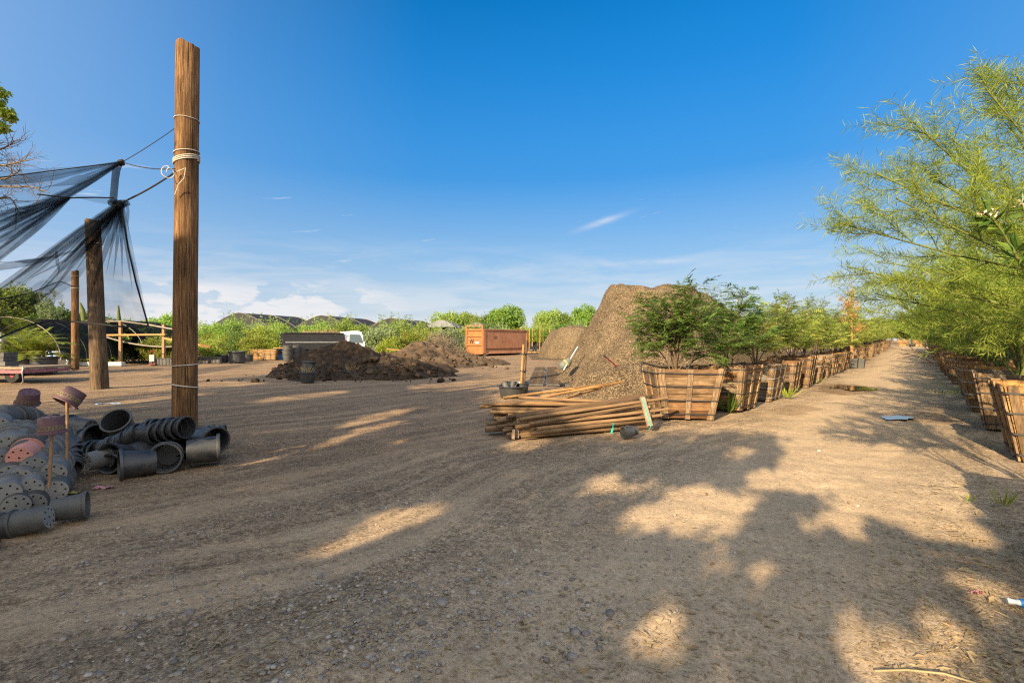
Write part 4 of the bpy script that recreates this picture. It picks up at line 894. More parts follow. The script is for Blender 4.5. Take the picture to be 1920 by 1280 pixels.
for vnt in range(3):
    d = {'side': [], 'bat': [], 'band': []}
    for k in range(4):
        m = MB(); side_boards(m, k, vnt * 10 + k); d['side'].append(m.mesh('box_side', [M['board']]))
        for m in side_battens(k, vnt * 10 + k): d['bat'].append(m.mesh('box_batten', [M['batten']]))
    for z in (.10, .36, .62, .87): m = MB(); band_mesh(m, z, vnt + z); d['band'].append(m.mesh('box_band', [M['strap'] if vnt != 1 else M['steelband']]))
    m = MB(); soil_mesh(m); d['soil'] = m.mesh('box_soil', [M['dirtlight']])
    m = MB()
    for k in range(4): side_boards(m, k, vnt * 10 + k)
    d['shell'] = m.mesh('box_sides', [M['board']])
    m = MB()
    for k in range(4):
        for mm in side_battens(k, vnt * 10 + k):
            m.add(mm.v[0], mm.f[0][0], 0, False)
    d['frame'] = m.mesh('box_battens', [M['batten']]); m = MB()
    for z in (.36, .87): band_mesh(m, z, vnt)
    d['bands'] = m.mesh('box_bands', [M['strap']]); BX[vnt] = d
def planter(x, y, rz, vnt, label, group, full=True, mat=None, sc=1.0, tilt=(0, 0)):
    e = empty('planter_box', (x, y, float(gz(x, y)) - .005), rz, label, 'planter box', group); e.scale = (sc, sc, sc); e.rotation_euler = (tilt[0], tilt[1], rz); d = BX[vnt]; os_ = []
    if full:
        for me in d['side']: os_.append(obj('side_panel', me, e))
        for me in d['bat']: obj('batten', me, e)
        for me in d['band']: obj('band', me, e)
    else:
        os_.append(obj('side_panel', d['shell'], e)); obj('batten', d['frame'], e); obj('band', d['bands'], e)
    obj('soil', d['soil'], e)
    if mat:
        for o in os_: o.material_slots[0].link = 'OBJECT'; o.material_slots[0].material = mat
    return e
LG, RG = 'planter boxes along the left side of the road', 'planter boxes along the right side of the road'
YAW = math.atan2(RD[1], RD[0]) - PI / 2
BOXES = {'L': [], 'R': [], 'R2': [], 'L2': [], 'E': []}
BOXES['L'].append((3.33, 9.62)); planter(3.33, 9.62, R(-2), 0, 'nearest wooden planter box of the left row, touching the pole pile', LG, tilt=(R(-1), R(1)))
for i in range(30):
    c = np.array([4.89, 10.85]) + RD * (2.3 * i) + RN * random.uniform(-.08, .08); c = c + RD * random.uniform(-.15, .15); BOXES['L'].append(tuple(c))
    planter(c[0], c[1], YAW + random.uniform(-.10, .10), i % 3, '%s wooden planter box from the pole pile in the left roadside row' % ORD[i + 1], LG, i < 9, (None, M['boardgrey'], None, M['boarddark'], M['orangeboard'], M['boardgrey'], None, M['orangeboard'], M['boarddark'])[i % 9], random.uniform(.9, 1.04), (random.uniform(-.03, .03), random.uniform(-.03, .03)))
for i in range(-1, 22):
    c = np.array([6.95, 6.11]) + RD * (2.75 * i) + RN * random.uniform(-.08, .08)
    if i == -1: c = c - RD * 1.7
    BOXES['R'].append(tuple(c)); planter(c[0], c[1], YAW + random.uniform(-.05, .05), (i + 2) % 3, '%s wooden planter box from the camera in the right roadside row' % ORD[i + 1], RG, i < 7, (None, M['orangeboard'], M['boardgrey'], M['orangeboard'], None, M['boarddark'], M['orangeboard'])[(i + 1) % 7], 1.0, (random.uniform(-.03, .03), random.uniform(-.03, .03)))
for i in range(0, 12):
    c = np.array([6.95, 6.11]) + RD * (2.75 * i + 1.0) - RN * 2.5; BOXES['R2'].append(tuple(c)); planter(c[0], c[1], YAW + random.uniform(-.1, .1), i % 3, '%s wooden planter box in the second row behind the right row' % ORD[i], 'planter boxes in the second right row', False)
for i in range(6):
    c = np.array([4.89, 10.85]) + RD * (74 + 1) + RN * (-1.6 - 1.75 * i); BOXES['E'].append(tuple(c)); planter(c[0], c[1], YAW, i % 3, '%s orange planter box from the left across the far road end' % ORD[i], 'planter boxes across the end of the road', False, M['orangeboard'])
for i in range(5):
    c = np.array([4.89, 10.85]) + RD * (73.2) + RN * (-2.6 - 1.4 * i); pot('tub', (c[0], c[1], float(gz(*c))), (0, 0, 1), '%s dark pot from the left at the far end of the road' % ORD[i], 'dark pots at the far end of the road')
m = MB(); m.tube([A(1204, 690, 9.2) + [0, .1, -.1], A(1204, 679, 9.3), A(1236, 688, 10.2), A(1300, 689, 10.0)], .016, 6); tag(m.build('drip_pipe', M['strap']), 'thin grey irrigation pipe bent over the nearest left planter box', 'pipe')
m = MB(); u = np.linspace(0, PI, 20); m.tube(np.stack([3.95 + .42 * np.cos(u), np.full(20, 9.75), .85 + .33 * np.sin(u)], 1), .013, 6); tag(m.build('drip_pipe', M['strap']), 'curved dark irrigation pipe arching between the first two left boxes', 'pipe')
# grey square pots and the golden sapling in the road-side row
p0 = G(1603, 690)
def crate(p, w_, d_, h, rz, label):
    e = empty('square_pot', p.tolist(), rz, label, 'square pot', 'square grey pots by the left row'); m = MB(); a, b = .9, 1.0
    for sx, sy in ((0, -1), (1, 0), (0, 1), (-1, 0)):
        ww = w_ if sx == 0 else d_
        dd = d_ if sx == 0 else w_
        u = np.array([sy, -sx]) if sx == 0 else np.array([0, 1.]); u = np.array([1., 0]) if sx == 0 else np.array([0, 1.]); n_ = np.array([sx, sy], float)
        c8 = []
        for z, f in ((0, .86), (h, 1.0)):
            for (su_, sn) in ((-1, 1), (1, 1), (1, .94), (-1, .94)):
                xy = u * su_ * ww / 2 * f + n_ * dd / 2 * f * sn; c8.append([xy[0], xy[1], z])
        m.add(c8, [(0, 3, 2, 1), (4, 5, 6, 7), (0, 1, 5, 4), (1, 2, 6, 5), (2, 3, 7, 6), (3, 0, 4, 7)], 0, False)
    m.build('wall', M['darkgrey'], e); m = MB(); m.box((0, 0, h * .82), (w_ * .93, d_ * .93, .02)); m.build('soil', M['dirtlight'], e)
    m = MB(); m.lathe([(w_ * .52, h * .95), (w_ * .53, h)], 4); return e
crate(p0 + [-.12, .1, 0], .62, .62, .52, -.7, 'grey square pot holding the staked golden sapling beside the left row')
crate(p0 + [.52, .45, 0], .6, .6, .5, -.7, 'grey square pot beside the one with the golden sapling')
GS = p0 + [-.12, .1, 0]

# ================================================================ dumpster
DA = np.array([-2.75, 46.8]); DD = nrm(np.array([1.63 + 2.75, 51.8 - 46.8])); DW = np.array([-DD[1], DD[0]]); Lg, Wd, Hd = 6.7, 2.4, 2.6
c = DA + DW * Wd / 2; e = empty('dumpster', (c[0], c[1], 0), math.atan2(DD[1], DD[0]), 'large orange open dumpster with ribbed front and shade-toned side behind the dirt heaps', 'dumpster')
z0 = .18; m = MB()
m.box((Lg / 2, -Wd / 2 + .04, (Hd + z0 + .55) / 2), (Lg - .1, .06, Hd - z0 - .55)); m.box((Lg / 2, Wd / 2 - .04, (Hd + z0) / 2), (Lg - .1, .06, Hd - z0)); m.box((Lg - .03, 0, (Hd + z0) / 2), (.06, Wd - .02, Hd - z0)); m.box((Lg / 2, 0, z0 + .04), (Lg - .1, Wd - .15, .08))
m.box((Lg / 2, -Wd / 2 + .1, z0 + .28), (Lg - .14, .06, .56), [[1, 0, 0], [0, .97, .22], [0, -.22, .97]])
m.box((Lg / 2, -Wd / 2 - .01, Hd - .05), (Lg, .14, .12)); m.box((Lg / 2, -Wd / 2 - .0, z0 + .56), (Lg - .05, .05, .05)); m.box((.12, -Wd / 2 - .015, (Hd + z0) / 2), (.26, .05, Hd - z0 - .12)); m.box((Lg - .1, -Wd / 2 - .015, (Hd + z0) / 2), (.16, .05, Hd - z0 - .12)); m.box((Lg / 2, Wd / 2 + .01, Hd - .05), (Lg, .14, .12))
m.build('body', M['dumpsterside'], e)
m = MB(); m.box((.03, 0, (Hd + z0) / 2), (.05, Wd - .2, Hd - z0)); d_ = m.build('front_panel', M['dumpster'], e)
m = MB()
for z, t_ in ((z0 + .05, .14), (Hd * .40, .10), (Hd * .74, .10), (Hd - .06, .16)): m.box((-.05, 0, z), (.12, Wd - .24, t_))
m.build('rib', M['dumpster'], d_); m = MB()
for s_ in (-1, 1): m.box((-.045, s_ * (Wd / 2 - .07), (Hd + z0 + .3) / 2), (.14, .15, Hd - z0 + .3)); 
m.build('corner_post', M['dumpster'], d_)
m = MB(); m.box((-.03, 0, Hd + .34), (.1, Wd, .09)); m.build('top_rail', M['dumpster'], e)
m = MB()
for s_ in (-1, 1): m.box((-.03, s_ * (Wd / 2 - .06), Hd + .2), (.085, .085, .22))
m.build('rail_post', M['dumpster'], e)
cu = bpy.data.curves.new('w', 'FONT'); cu.body = 'W'; cu.size = .62; cu.extrude = .004; cu.offset = .02; cu.materials.append(M['blackpaint'])
to = bpy.data.objects.new('tmp', cu); COL.objects.link(to); dg = bpy.context.evaluated_depsgraph_get(); tm = bpy.data.meshes.new_from_object(to.evaluated_get(dg)); bpy.data.objects.remove(to)
o = obj('lettering', tm, d_, (.0, .78, 1.2)); o.rotation_euler = (R(90), 0, R(-90))
m = MB()
for yy, zz, ln in ((.62, 1.98, .4), (.62, 1.62, .38)): m.box((-.002, yy, zz), (.012, ln, .12))
for zz in (1.62, 1.54, 1.06, .98): m.box((-.002, -.55, zz), (.01, .62, .035))
m.build('printed_sign', M['dumpsterside'], d_); m = MB(); m.box((-.003, -.33, 1.28), (.012, .48, .16)); m.build('sticker', M['white'], d_)
cu = bpy.data.curves.new('n', 'FONT'); cu.body = '107'; cu.size = .42; cu.extrude = .004; cu.materials.append(M['blackpaint'])
to = bpy.data.objects.new('tmp', cu); COL.objects.link(to); dg = bpy.context.evaluated_depsgraph_get(); tm = bpy.data.meshes.new_from_object(to.evaluated_get(dg)); bpy.data.objects.remove(to)
o = obj('lettering', tm, e, (1.35, -Wd / 2 + .005, 1.62)); o.rotation_euler = (R(90), 0, 0)
m = MB()
for s_ in (-1, 1): m.box((Lg / 2, s_ * .5, .11), (Lg, .12, .14)); 
m.build('skid_rail', M['blackpaint'], e); m = MB()
for x_ in (.4, Lg - .4):
    for s_ in (-1, 1): m.lathe([(0, -.1), (.1, -.1), (.1, .1), (0, .1)], 14, 0, frame((0, 1, 0)), (x_, s_ * .9, .1))
m.build('roller', M['steel'], e)

# ================================================================ flatbed truck
b0 = np.array([-17.9, 37.8]); e = empty('flatbed_truck', (b0[0], b0[1], 0), R(31), 'small white-cab truck with long dark high-sided bed parked behind the dark dirt heap', 'truck')
m = MB(); Lb, Wb = 4.35, 2.2
m.box((Lb / 2, 0, .83), (Lb, Wb, .12)); m.box((Lb / 2, -Wb / 2 + .03, 1.5), (Lb, .06, 1.2)); m.box((Lb / 2, Wb / 2 - .03, 1.5), (Lb, .06, 1.2)); m.box((Lb - .03, 0, 1.5), (.06, Wb - .14, 1.2)); m.box((Lb / 2, -Wb / 2 - .02, 2.07), (Lb, .08, .08)); m.box((Lb / 2, -Wb / 2 - .02, 1.45), (Lb, .06, .07)); m.box((Lb / 2, 0, .62), (Lb + 1.6, .8, .2))
m.build('bed', M['blackpaint'], e)
for s_ in (-1, 1):
    m = MB(); m.box((-.03, s_ * Wb / 4, 1.45), (.05, Wb / 2 - .06, 1.22)); m.box((-.07, s_ * .9, 1.45), (.04, .07, 1.2)); m.box((-.07, s_ * .25, 1.45), (.04, .05, 1.2)); d_ = m.build('tail_door', M['blackpaint'], e)
    m = MB(); m.box((-.1, s_ * .1, 1.3), (.05, .16, .06)); m.box((-.1, s_ * .55, 1.55), (.03, .1, .1)); m.build('latch', M['steel'], d_)
m = MB(); m.box((Lb / 2, -Wb / 2 - .055, 1.36), (Lb - .1, .012, .10)); m.build('trim_strip', M['steel'], e)
X = np.array([Lb + .12, Lb + .12, Lb + 1.1, Lb + 1.5, Lb + 1.72, Lb + 1.75, Lb + .12]); Zc = np.array([.72, 2.22, 2.3, 2.2, 1.38, .6, .6])
m = MB(); n = len(X); v = np.concatenate([np.stack([X, np.full(n, -1.0) + .12 * (Zc > 2), Zc], 1), np.stack([X, np.full(n, 1.0) - .12 * (Zc > 2), Zc], 1)]); m.add(v, [tuple(range(n))[::1], tuple(range(2 * n - 1, n - 1, -1))] + [(i, i + n, (i + 1) % n + n, (i + 1) % n) for i in range(n)], 0, False); cabo = m.build('cab', M['white'], e)
bv = cabo.modifiers.new('bevel', 'BEVEL'); bv.width = .06; bv.segments = 3
m = MB(); m.add([[Lb + .45, -1.0, 1.35], [Lb + 1.55, -1.0, 1.3], [Lb + 1.34, -.93, 1.98], [Lb + .5, -.93, 2.0]], [(0, 1, 2, 3)], 0, False); m.v[0][:, 1] -= .025; m.build('side_window', M['glass'], cabo)
m = MB(); m.add([[Lb + 1.735, -.85, 1.38], [Lb + 1.735, .85, 1.38], [Lb + 1.535, .78, 2.08], [Lb + 1.535, -.78, 2.08]], [(0, 1, 2, 3)], 0, False); m.v[0][:, 0] += .02; m.build('windscreen', M['glass'], cabo)
m = MB(); m.box((Lb + 1.6, -1.12, 1.6), (.06, .16, .34)); m.build('mirror', M['blackpaint'], cabo)
m = MB(); m.box((Lb + 1.76, -.7, .9), (.05, .3, .16)); m.build('headlight', M['glass'], cabo)
for x_ in (.9, Lb + .95):
    for s_ in (-1, 1):
        m = MB(); m.lathe([(.2, -.12), (.38, -.12), (.42, -.08), (.42, .08), (.38, .12), (.2, .12)], 24, 0, frame((0, 1, 0)), (x_, s_ * .92, .42)); wq = m.build('wheel', M['tyre'], e); m = MB(); m.lathe([(0, -.09), (.2, -.1), (.2, .1), (0, .09)], 20, 0, frame((0, 1, 0)), (x_, s_ * .92, .42)); m.build('rim', M['steel'], wq)
q = np.random.default_rng(4); m = MB(); n = 1500; m.leaves(np.stack([q.uniform(1.6, Lb - .2, n), q.uniform(-.95, .95, n), 1.9 + q.uniform(0, .38, n) * np.sin(q.uniform(0, 3, n))], 1), q.normal(0, 1, (n, 3)) * [1, 1, .5], q.normal(0, 1, (n, 3)), q.uniform(.15, .4, n), q.uniform(.02, .06, n))
o = m.build('brush_load', M['straw']); o.location = (b0[0], b0[1], 0); o.rotation_euler = (0, 0, R(31)); tag(o, 'dry cut brush heaped in the bed of the dark truck', 'brush load', kind='stuff')

# ================================================================ pots, crates and planters in the middle distance
def pile_pots(px, py, n, lb, sc=1.0, kind='barrel'):
    p = G(px, py)
    for i in range(n):
        pot(kind, (p[0] + random.uniform(-.03, .03), p[1] + random.uniform(-.03, .03), .14 * i * sc), (random.uniform(-.03, .03), random.uniform(-.03, .03), -1 if False else 1), '%s pot from the ground in the stack %s' % (ORD[i], lb), 'upright stacks of grey pots', sc=(sc, sc, sc))
for px, py, n, lb in ((539, 676, 6, 'nearest the blue crate'), (554, 675, 6, 'second from the blue crate'), (567, 674, 4, 'third from the blue crate'), (580, 673, 5, 'fourth from the blue crate'),
                      (702, 672, 4, 'left of the yellow-green shrub'), (712, 670, 3, 'just behind the yellow-green shrub'), (722, 668, 6, 'tallest behind the yellow-green shrub'), (776, 668, 7, 'black and tall, before the hedge'), (789, 667, 5, 'beside the brush pile'), (764, 670, 3, 'short one by the plank')):
    pile_pots(px, py, n, lb, .95)
for px, py, s_, lb in ((421, 679, .72, 'narrow black tub left of the big one before the hedge'), (444, 680, 1.05, 'biggest black tub standing before the hedge'), (465, 677, .65, 'small black tub beside the orange planters')):
    p = G(px, py); pot('bigtub', p, (0, 0, 1), lb, 'black tubs before the hedge', sc=(s_, s_, s_ * .95))
for i in range(6): p = G(378 + i * 6.6, 680.5); pot('barrel', p, (0, 0, 1), '%s small black pot right of the tallest post in the line before the hedge' % ORD[i], 'small black pots in a line', sc=(.55, .55, .85))
for i in range(7): p = G(286 + i * 6.5, 684.5); pot('barrel', p, (0, 0, 1), '%s small grey pot left of the tallest post in the line under the shrubs' % ORD[i], 'small black pots in a line', sc=(.5, .5, .85))
for i, px in enumerate((480, 503)):
    p = G(px, 675); planter(p[0], p[1] + .6, .05, i, ('left' if i == 0 else 'right') + ' one of the two bright orange planter boxes before the hedge', 'orange planter boxes before the hedge', True, M['orangeboard'], .86)
p = G(524, 674); e = empty('blue_crate', p.tolist(), .3, 'bright blue plastic crate with pallet boards beside the truck bed', 'crate'); m = MB()
for s_ in (-1, 1): m.box((s_ * .42, 0, .42), (.05, .7, .84)); m.box((0, s_ * .35, .42), (.8, .05, .84))
for z in (.2, .42, .64): m.box((0, -.385, z), (.84, .03, .06))
m.build('shell', M['blue'], e); m = MB(); m.box((.55, -.4, .3), (.3, .1, .1)); m.box((.5, -.42, .55), (.5, .1, .1)); m.box((.2, -.4, .92), (1.1, .5, .08)); m.build('pallet_board', M['orangeboard'], e)
m = MB(); p = A(757, 657, 33); m.box(p, (2.3, .3, .08), [[.97, -.2, .1], [.2, .98, 0], [-.1, 0, .99]]); tag(m.build('plank', M['orangeboard']), 'loose plank lying on the brown dirt heap', 'plank')
q = np.random.default_rng(77); m = MB(); c = G(830, 668); n = 2600; a = q.normal(0, 1, (n, 3)); P = np.stack([c[0] + q.normal(0, 1.2, n), c[1] + q.normal(0, 1.2, n), q.uniform(0, 1, n)], 1); P[:, 2] *= 2.0 * np.exp(-((P[:, 0] - c[0] + .5) / 1.7) ** 2); m.leaves(P, a * [1, 1, .6], q.normal(0, 1, (n, 3)), q.uniform(.4, 1.3, n), q.uniform(.015, .05, n)); tag(m.build('brush_pile', M['drybark']), 'heap of dry cut branches left of the orange dumpster', 'brush pile', kind='stuff')

# trailer with plants behind the dumpster
p = G(1000, 660); e = empty('plant_trailer', (p[0], p[1], 0), .1, 'low flat trailer loaded with potted plants behind the dumpster', 'trailer'); m = MB(); m.box((0, 0, .72), (4.2, 1.9, .12)); m.box((0, -.95, .5), (4.2, .08, .3)); m.build('deck', M['blackpaint'], e)
for s_ in (-.5, .35):
    m = MB(); m.lathe([(.12, -.1), (.36, -.1), (.36, .1), (.12, .1)], 18, 0, frame((0, 1, 0)), (s_ + .1, -.85, .36)); w_ = m.build('wheel', M['tyre'], e); m = MB(); m.lathe([(0, -.12), (.18, -.12), (.18, .12), (0, .12)], 14, 0, frame((0, 1, 0)), (s_ + .1, -.85, .36)); m.build('hub', M['paleroof'], w_)
m = MB(); m.box((p[0], p[1] - 3.2, .08), (4.4, .3, .16)); tag(m.build('timber', M['orangeboard']), 'yellow-brown timber lying on the ground before the plant trailer', 'timber')
TRP = [(p[0] - 1.7 + .75 * i, p[1] - .4 + .1 * (i % 2)) for i in range(6)]
for i, (x, y) in enumerate(TRP): pot('bigtub', (x, y, .78), (0, 0, 1), '%s black pot from the left on the plant trailer' % ORD[i], 'pots on the plant trailer', sc=(.6, .6, .7))

# ================================================================ left side: red trailer, hoop houses, shade structure
p = G(30, 716); e = empty('flat_trailer', (p[0] - .9, p[1], 0), -.08, 'old red flat trailer with wooden deck at the left edge', 'trailer')
m = MB(); m.box((0, .3, .54), (3.9, 1.7, .07)); m.build('deck', M['plank'], e); m = MB(); m.box((0, -.6, .42), (4.0, .06, .12)); m.box((1.98, .2, .42), (.06, 1.6, .12)); m.build('side_rail', M['pinkrail'], e); m = MB(); m.box((0, .2, .3), (3.4, .9, .1)); m.box((1.75, -.55, .33), (.12, .12, .3)); m.build('chassis', M['blackpaint'], e)
m = MB(); m.lathe([(.1, -.1), (.27, -.1), (.3, -.06), (.3, .06), (.27, .1), (.1, .1)], 22, 0, frame((0, 1, 0)), (1.35, -.35, .3)); w_ = m.build('wheel', M['tyre'], e); m = MB(); m.lathe([(0, -.08), (.13, -.09), (.13, .09), (0, .08)], 18, 0, frame((0, 1, 0)), (1.35, -.35, .3)); m.build('hub', M['red'], w_)
m = MB(); m.tube([[2.0, -.62, .6], [2.06, -.7, .4], [2.05, -.66, .1], [1.95, -.64, .0]], .018, 6); m.build('chain', M['steel'], e)
for i, (dx, z, w0, lb) in enumerate(((-.55, .0, .62, 'lower'), (-.6, .16, .6, 'middle'), (-.58, .32, .58, 'upper'))):
    m = MB(); m.box((p[0] + dx, p[1] + .1, .66 + z), (w0, .5, .14)); m.box((p[0] + dx, p[1] + .1, .735 + z), (w0 + .03, .53, .018)); tag(m.build('plant_tray', M['darkgrey']), lb + ' dark plastic tray in the stack on the red trailer', 'tray', 'trays on the red trailer')
PALMS = []
for i, (px, s_, lb) in enumerate(((25, .9, 'left'), (50, .9, 'middle'), (82, .95, 'right'))):
    p = G(px, 694); p = A(px, 690, 21.5); p[2] = 0; pot('bigtub', p, (0, 0, 1), lb + ' one of the wide black tubs behind the red trailer', 'black tubs behind the red trailer', sc=(s_, s_, 1.0)); PALMS.append(p)
def hoop(name, cx, y0, w_, h, L, rz, label, posts=True):
    e = empty(name, (cx, y0, 0), rz, label, 'hoop house', 'hoop houses on the left'); u = np.linspace(0, PI, 30); r_ = w_ / 2; zb = h - r_ * .8
    X = -r_ * np.cos(u); Z = zb + r_ * .8 * np.sin(u); m = MB(); m.grid(np.stack([np.stack([X, np.full(30, y), Z], 1) for y in np.linspace(0, L, 6)])); m.build('cloth', M['clothdark'], e)
    for y in np.linspace(0, L, 5): m = MB(); m.tube(np.stack([X * (1.01 if y == 0 else .985), np.full(30, y), Z * (1.005 if y == 0 else .985)], 1), .022, 6); m.build('hoop', M['tanpipe'] if y == 0 else M['steel'], e)
    for s_ in (-1, 1):
        for y in np.linspace(0, L, 7): m = MB(); m.tube([[s_ * r_, y, 0], [s_ * r_, y, zb]], .035, 6); m.build('post', M['rawwhite'], e)
        return e
hoop('hoop_house', -27.5, 26.3, 5.8, 2.75, 7, .02, 'left hoop house of dark shade cloth over palms at the picture edge')
hoop('hoop_house', -26.4, 31.0, 5.5, 2.85, 4.5, .02, 'right hoop house of dark shade cloth with a row of white pipe posts')
e = empty('shade_structure', (-20.5, 30, 0), 0, 'open timber shade structure with sloping dark cloth roof left of the tallest post', 'shade structure')
o3 = np.array([-20.5, 30, 0.])
for px, top in ((226, 602), (307, 608)): p = A(px, 684, 29.6); m = MB(); m.beam([p[0] + 20.5, p[1] - 30, 0], A(px, top, 29.6) - o3, .14, .14); m.build('post', M['stake'], e)
m = MB(); m.beam(A(200, 628, 29.5) - o3, A(310, 627, 29.5) - o3, .14, .10); m.build('beam', M['goldstake'], e); m = MB(); m.beam(A(308, 634, 29.4) - o3, A(395, 650, 29.0) - o3, .14, .1); m.build('beam', M['goldstake'], e)
m = MB(); a_, b_, c_, d_ = A(200, 632, 29.8), A(372, 645, 30.2), A(300, 641, 40), A(180, 612, 40); P = np.stack([sagl(a_, b_, .35, 20), sagl(d_, c_, .35, 20)], 0); m.grid(P - o3); m.build('cloth_roof', M['shadecloth'], e)
m = MB(); m.tube(sagl(a_, b_, .35, 20) - o3, .05, 6); m.tube(np.array([A(195, 603, 29.6), A(228, 602, 29.6), A(280, 609, 29.4), A(330, 618, 29.2), A(372, 640, 29)]) - o3, .05, 6); m.build('edge_pipe', M['tanpipe'], e)
for i, px in enumerate((167, 241, 248, 260, 271)):
    p = A(px, 684, 31.5 + i); p[2] = 0; m = MB(); m.tube([p, p + [0, 0, 1.6 if i else 2.1]], .055, 6); tag(m.build('pipe_post', M['rawwhite']), '%s white pipe post from the left under the shade structure' % ORD[i], 'pipe post', 'white pipe posts')
for i, (x0, x1) in enumerate(((152, 190), (190, 232))):
    m = MB(); a_, b_ = A(x0, 686, 28.3), A(x1, 686, 28.3); m.box(((a_[0] + b_[0]) / 2, 28.3, .13), (b_[0] - a_[0] - .05, .3, .22)); tag(m.build('bench_edge', M['rawwhite']), ('left' if i == 0 else 'right') + ' pale low bed edging under the shade structure', 'bed edging', 'bed edging')
e = empty('hand_truck', (A(281, 684, 29) * [1, 1, 0]).tolist(), .3, 'small red hand truck beside the pots under the shade structure', 'hand truck'); m = MB(); m.tube([[0, 0, .1], [0, .1, 1.1]], .03, 6); m.tube([[.35, 0, .1], [.35, .1, 1.1]], .03, 6); m.tube([[0, .1, 1.1], [.35, .1, 1.1]], .03, 6); m.box((.17, -.1, .08), (.5, .3, .05)); m.build('frame', M['red'], e); m = MB(); m.lathe([(0, -.05), (.14, -.05), (.14, .05), (0, .05)], 14, 0, frame((1, 0, 0)), (.45, .1, .14)); m.build('wheel', M['tyre'], e); m = MB(); m.box((.17, -.05, .55), (.32, .2, .5)); m.build('load', M['rawwhite'], e); e.scale = (.75, .75, .8)
m = MB(); m.blobs([A(104, 672, 27.5), A(109, 674, 27.6), A(99, 676, 27.3)], [.6, .5, .4], 0, .8, 5, 2); tag(m.build('film_bundle', M['film']), 'crumpled bundle of white plastic film between the hoop houses', 'plastic film')
m = MB(); m.tube([A(93, 655, 25.5), A(97, 668, 25.4), A(100, 680, 25.2)], .06, 8); tag(m.build('blue_pipe', M['blue']), 'short bright blue pipe leaning between the hoop houses', 'pipe')
m = MB(); m.tube([A(99, 680, 24.5), A(111, 690, 23.8)], .07, 8); tag(m.build('white_pipe', M['white']), 'white pipe lying slanted beside the right black tub', 'pipe')
m = MB(); m.tube([A(2, 623, 22), A(2, 672, 22)], .09, 8); tag(m.build('pipe_post', M['rawwhite']), 'thick pale post at the left picture edge by the palms', 'pipe post', 'white pipe posts')
m = MB(); m.blobs([A(131, 681, 25.6)], [.3], 0, .9, 3, 2); tag(m.build('round_float', M['black']), 'round black ball lying left of the farthest post', 'ball')
# grey and pale shade-house roofs far behind the hedge
def shade_house(px, py, Y, w_, d_, mat, label):
    p = A(px, py, Y); h = p[2]; e = empty('shade_house', (p[0], Y, 0), R(-12), label, 'shade house', 'shade houses behind the hedge'); u = np.linspace(-1, 1, 17); Z = h - (np.abs(u) ** 1.5) * w_ * .22; m = MB()
    m.grid(np.stack([np.stack([u * w_ / 2, np.full(17, y), Z], 1) for y in (0, d_ / 2, d_)])); m.add([[a * w_ / 2, -.02, z] for a, z in zip(u, Z)], [tuple(range(17))], 0, False); m.build('roof', mat, e); m = MB()
    for y in (0, d_ / 2, d_): m = MB(); m.tube(np.stack([u * w_ / 2, np.full(17, y), Z + .02], 1), .03, 5); m.build('roof_frame', M['tanpipe'], e)
    for s_ in (-.98, 0, .98):
        for y in (.1, d_): m = MB(); m.tube([[s_ * w_ / 2, y, 0], [s_ * w_ / 2, y, h - abs(s_) * w_ * .22 - .05]], .08, 6); m.build('post', M['steel'], e)
shade_house(448, 586, 62, 9.5, 11, M['roof'], 'leftmost dark-roofed shade house showing above the hedge')
shade_house(603, 591, 66, 9.5, 11, M['roof'], 'dark-roofed shade house above the hedge, directly behind the truck')
shade_house(733, 596, 70, 8.5, 11, M['roof'], 'dark-roofed shade house above the hedge, right of the truck cab')
shade_house(826, 600, 76, 5, 30, M['paleroof'], 'pale-roofed shade house left of the dumpster, above the hedge')
shade_house(892, 605, 72, 5, 22, M['paleroof'], 'pale flat roof just above the dumpster rail')

# litter
e = empty('plastic_bottle', G(1918, 1130, .022).tolist(), -.5, 'crushed clear plastic bottle with blue label on the ground at the right edge', 'bottle'); Rm = frame((1, 0, .05)); m = MB(); m.lathe([(0, -.1), (.028, -.1), (.033, -.09), (.026, -.05), (.034, -.02), (.03, .03), (.033, .06), (.014, .1), (.012, .12)], 16, 0, Rm); m.v = [v_ * [1, 1, .75] for v_ in m.v]; m.build('bottle_body', M['clear'], e); m = MB(); m.lathe([(.0345, -.02), (.0335, .03)], 16, 0, Rm); m.build('bottle_label', M['blue'], e); m = MB(); m.lathe([(.014, .115), (.014, .135), (0, .135)], 12, 0, Rm); m.build('cap', M['clear'], e); e.scale = (.66, .66, .66)
def scrap(px, py, L, W, mat, label, name='plastic_scrap', cat='litter'):
    p = G(px, py); p[2] = float(gmicro(p[0], p[1])) + .014; P = np.stack(np.meshgrid(np.linspace(-.5, .5, 9), np.linspace(-.5, .5, 6), indexing='ij') + [np.zeros((9, 6))], -1); P[..., 2] = .02 * fbm(P[..., 0] * 5 + px, P[..., 1] * 5, 2, int(px)); P *= [L, W, 1]; P[..., 1] += .1 * L * np.sin(P[..., 0] / L * 5); m = MB(); m.grid(P + p); tag(m.build(name, mat), label, cat, 'bits of litter on the ground')
M['pinkpl'] = m_plain('pink_plastic', (.5, .22, .24), .5); M['yel'] = m_plain('yellow_leaf', (.5, .45, .14), .7); M['bluew'] = m_plain('bluish_film', (.4, .55, .75), .4)
scrap(192, 910, .16, .06, M['pinkpl'], 'pink plastic scrap on the dirt right of the grey pot heap'); scrap(135, 920, .12, .04, M['yel'], 'pale yellow leaf at the foot of the long stake', 'fallen_leaf'); scrap(127, 877, .1, .05, M['yel'], 'pale leaf between the two pot heaps', 'fallen_leaf'); scrap(203, 755, .5, .12, M['bluew'], 'bluish white plastic scrap on the bare yard left of the tallest post'); scrap(1832, 1104, .07, .03, M['pinkpl'], 'small pink scrap near the crushed bottle'); scrap(1900, 1232, .09, .05, M['straw'], 'curled pale leaf near the lower right corner', 'fallen_leaf')
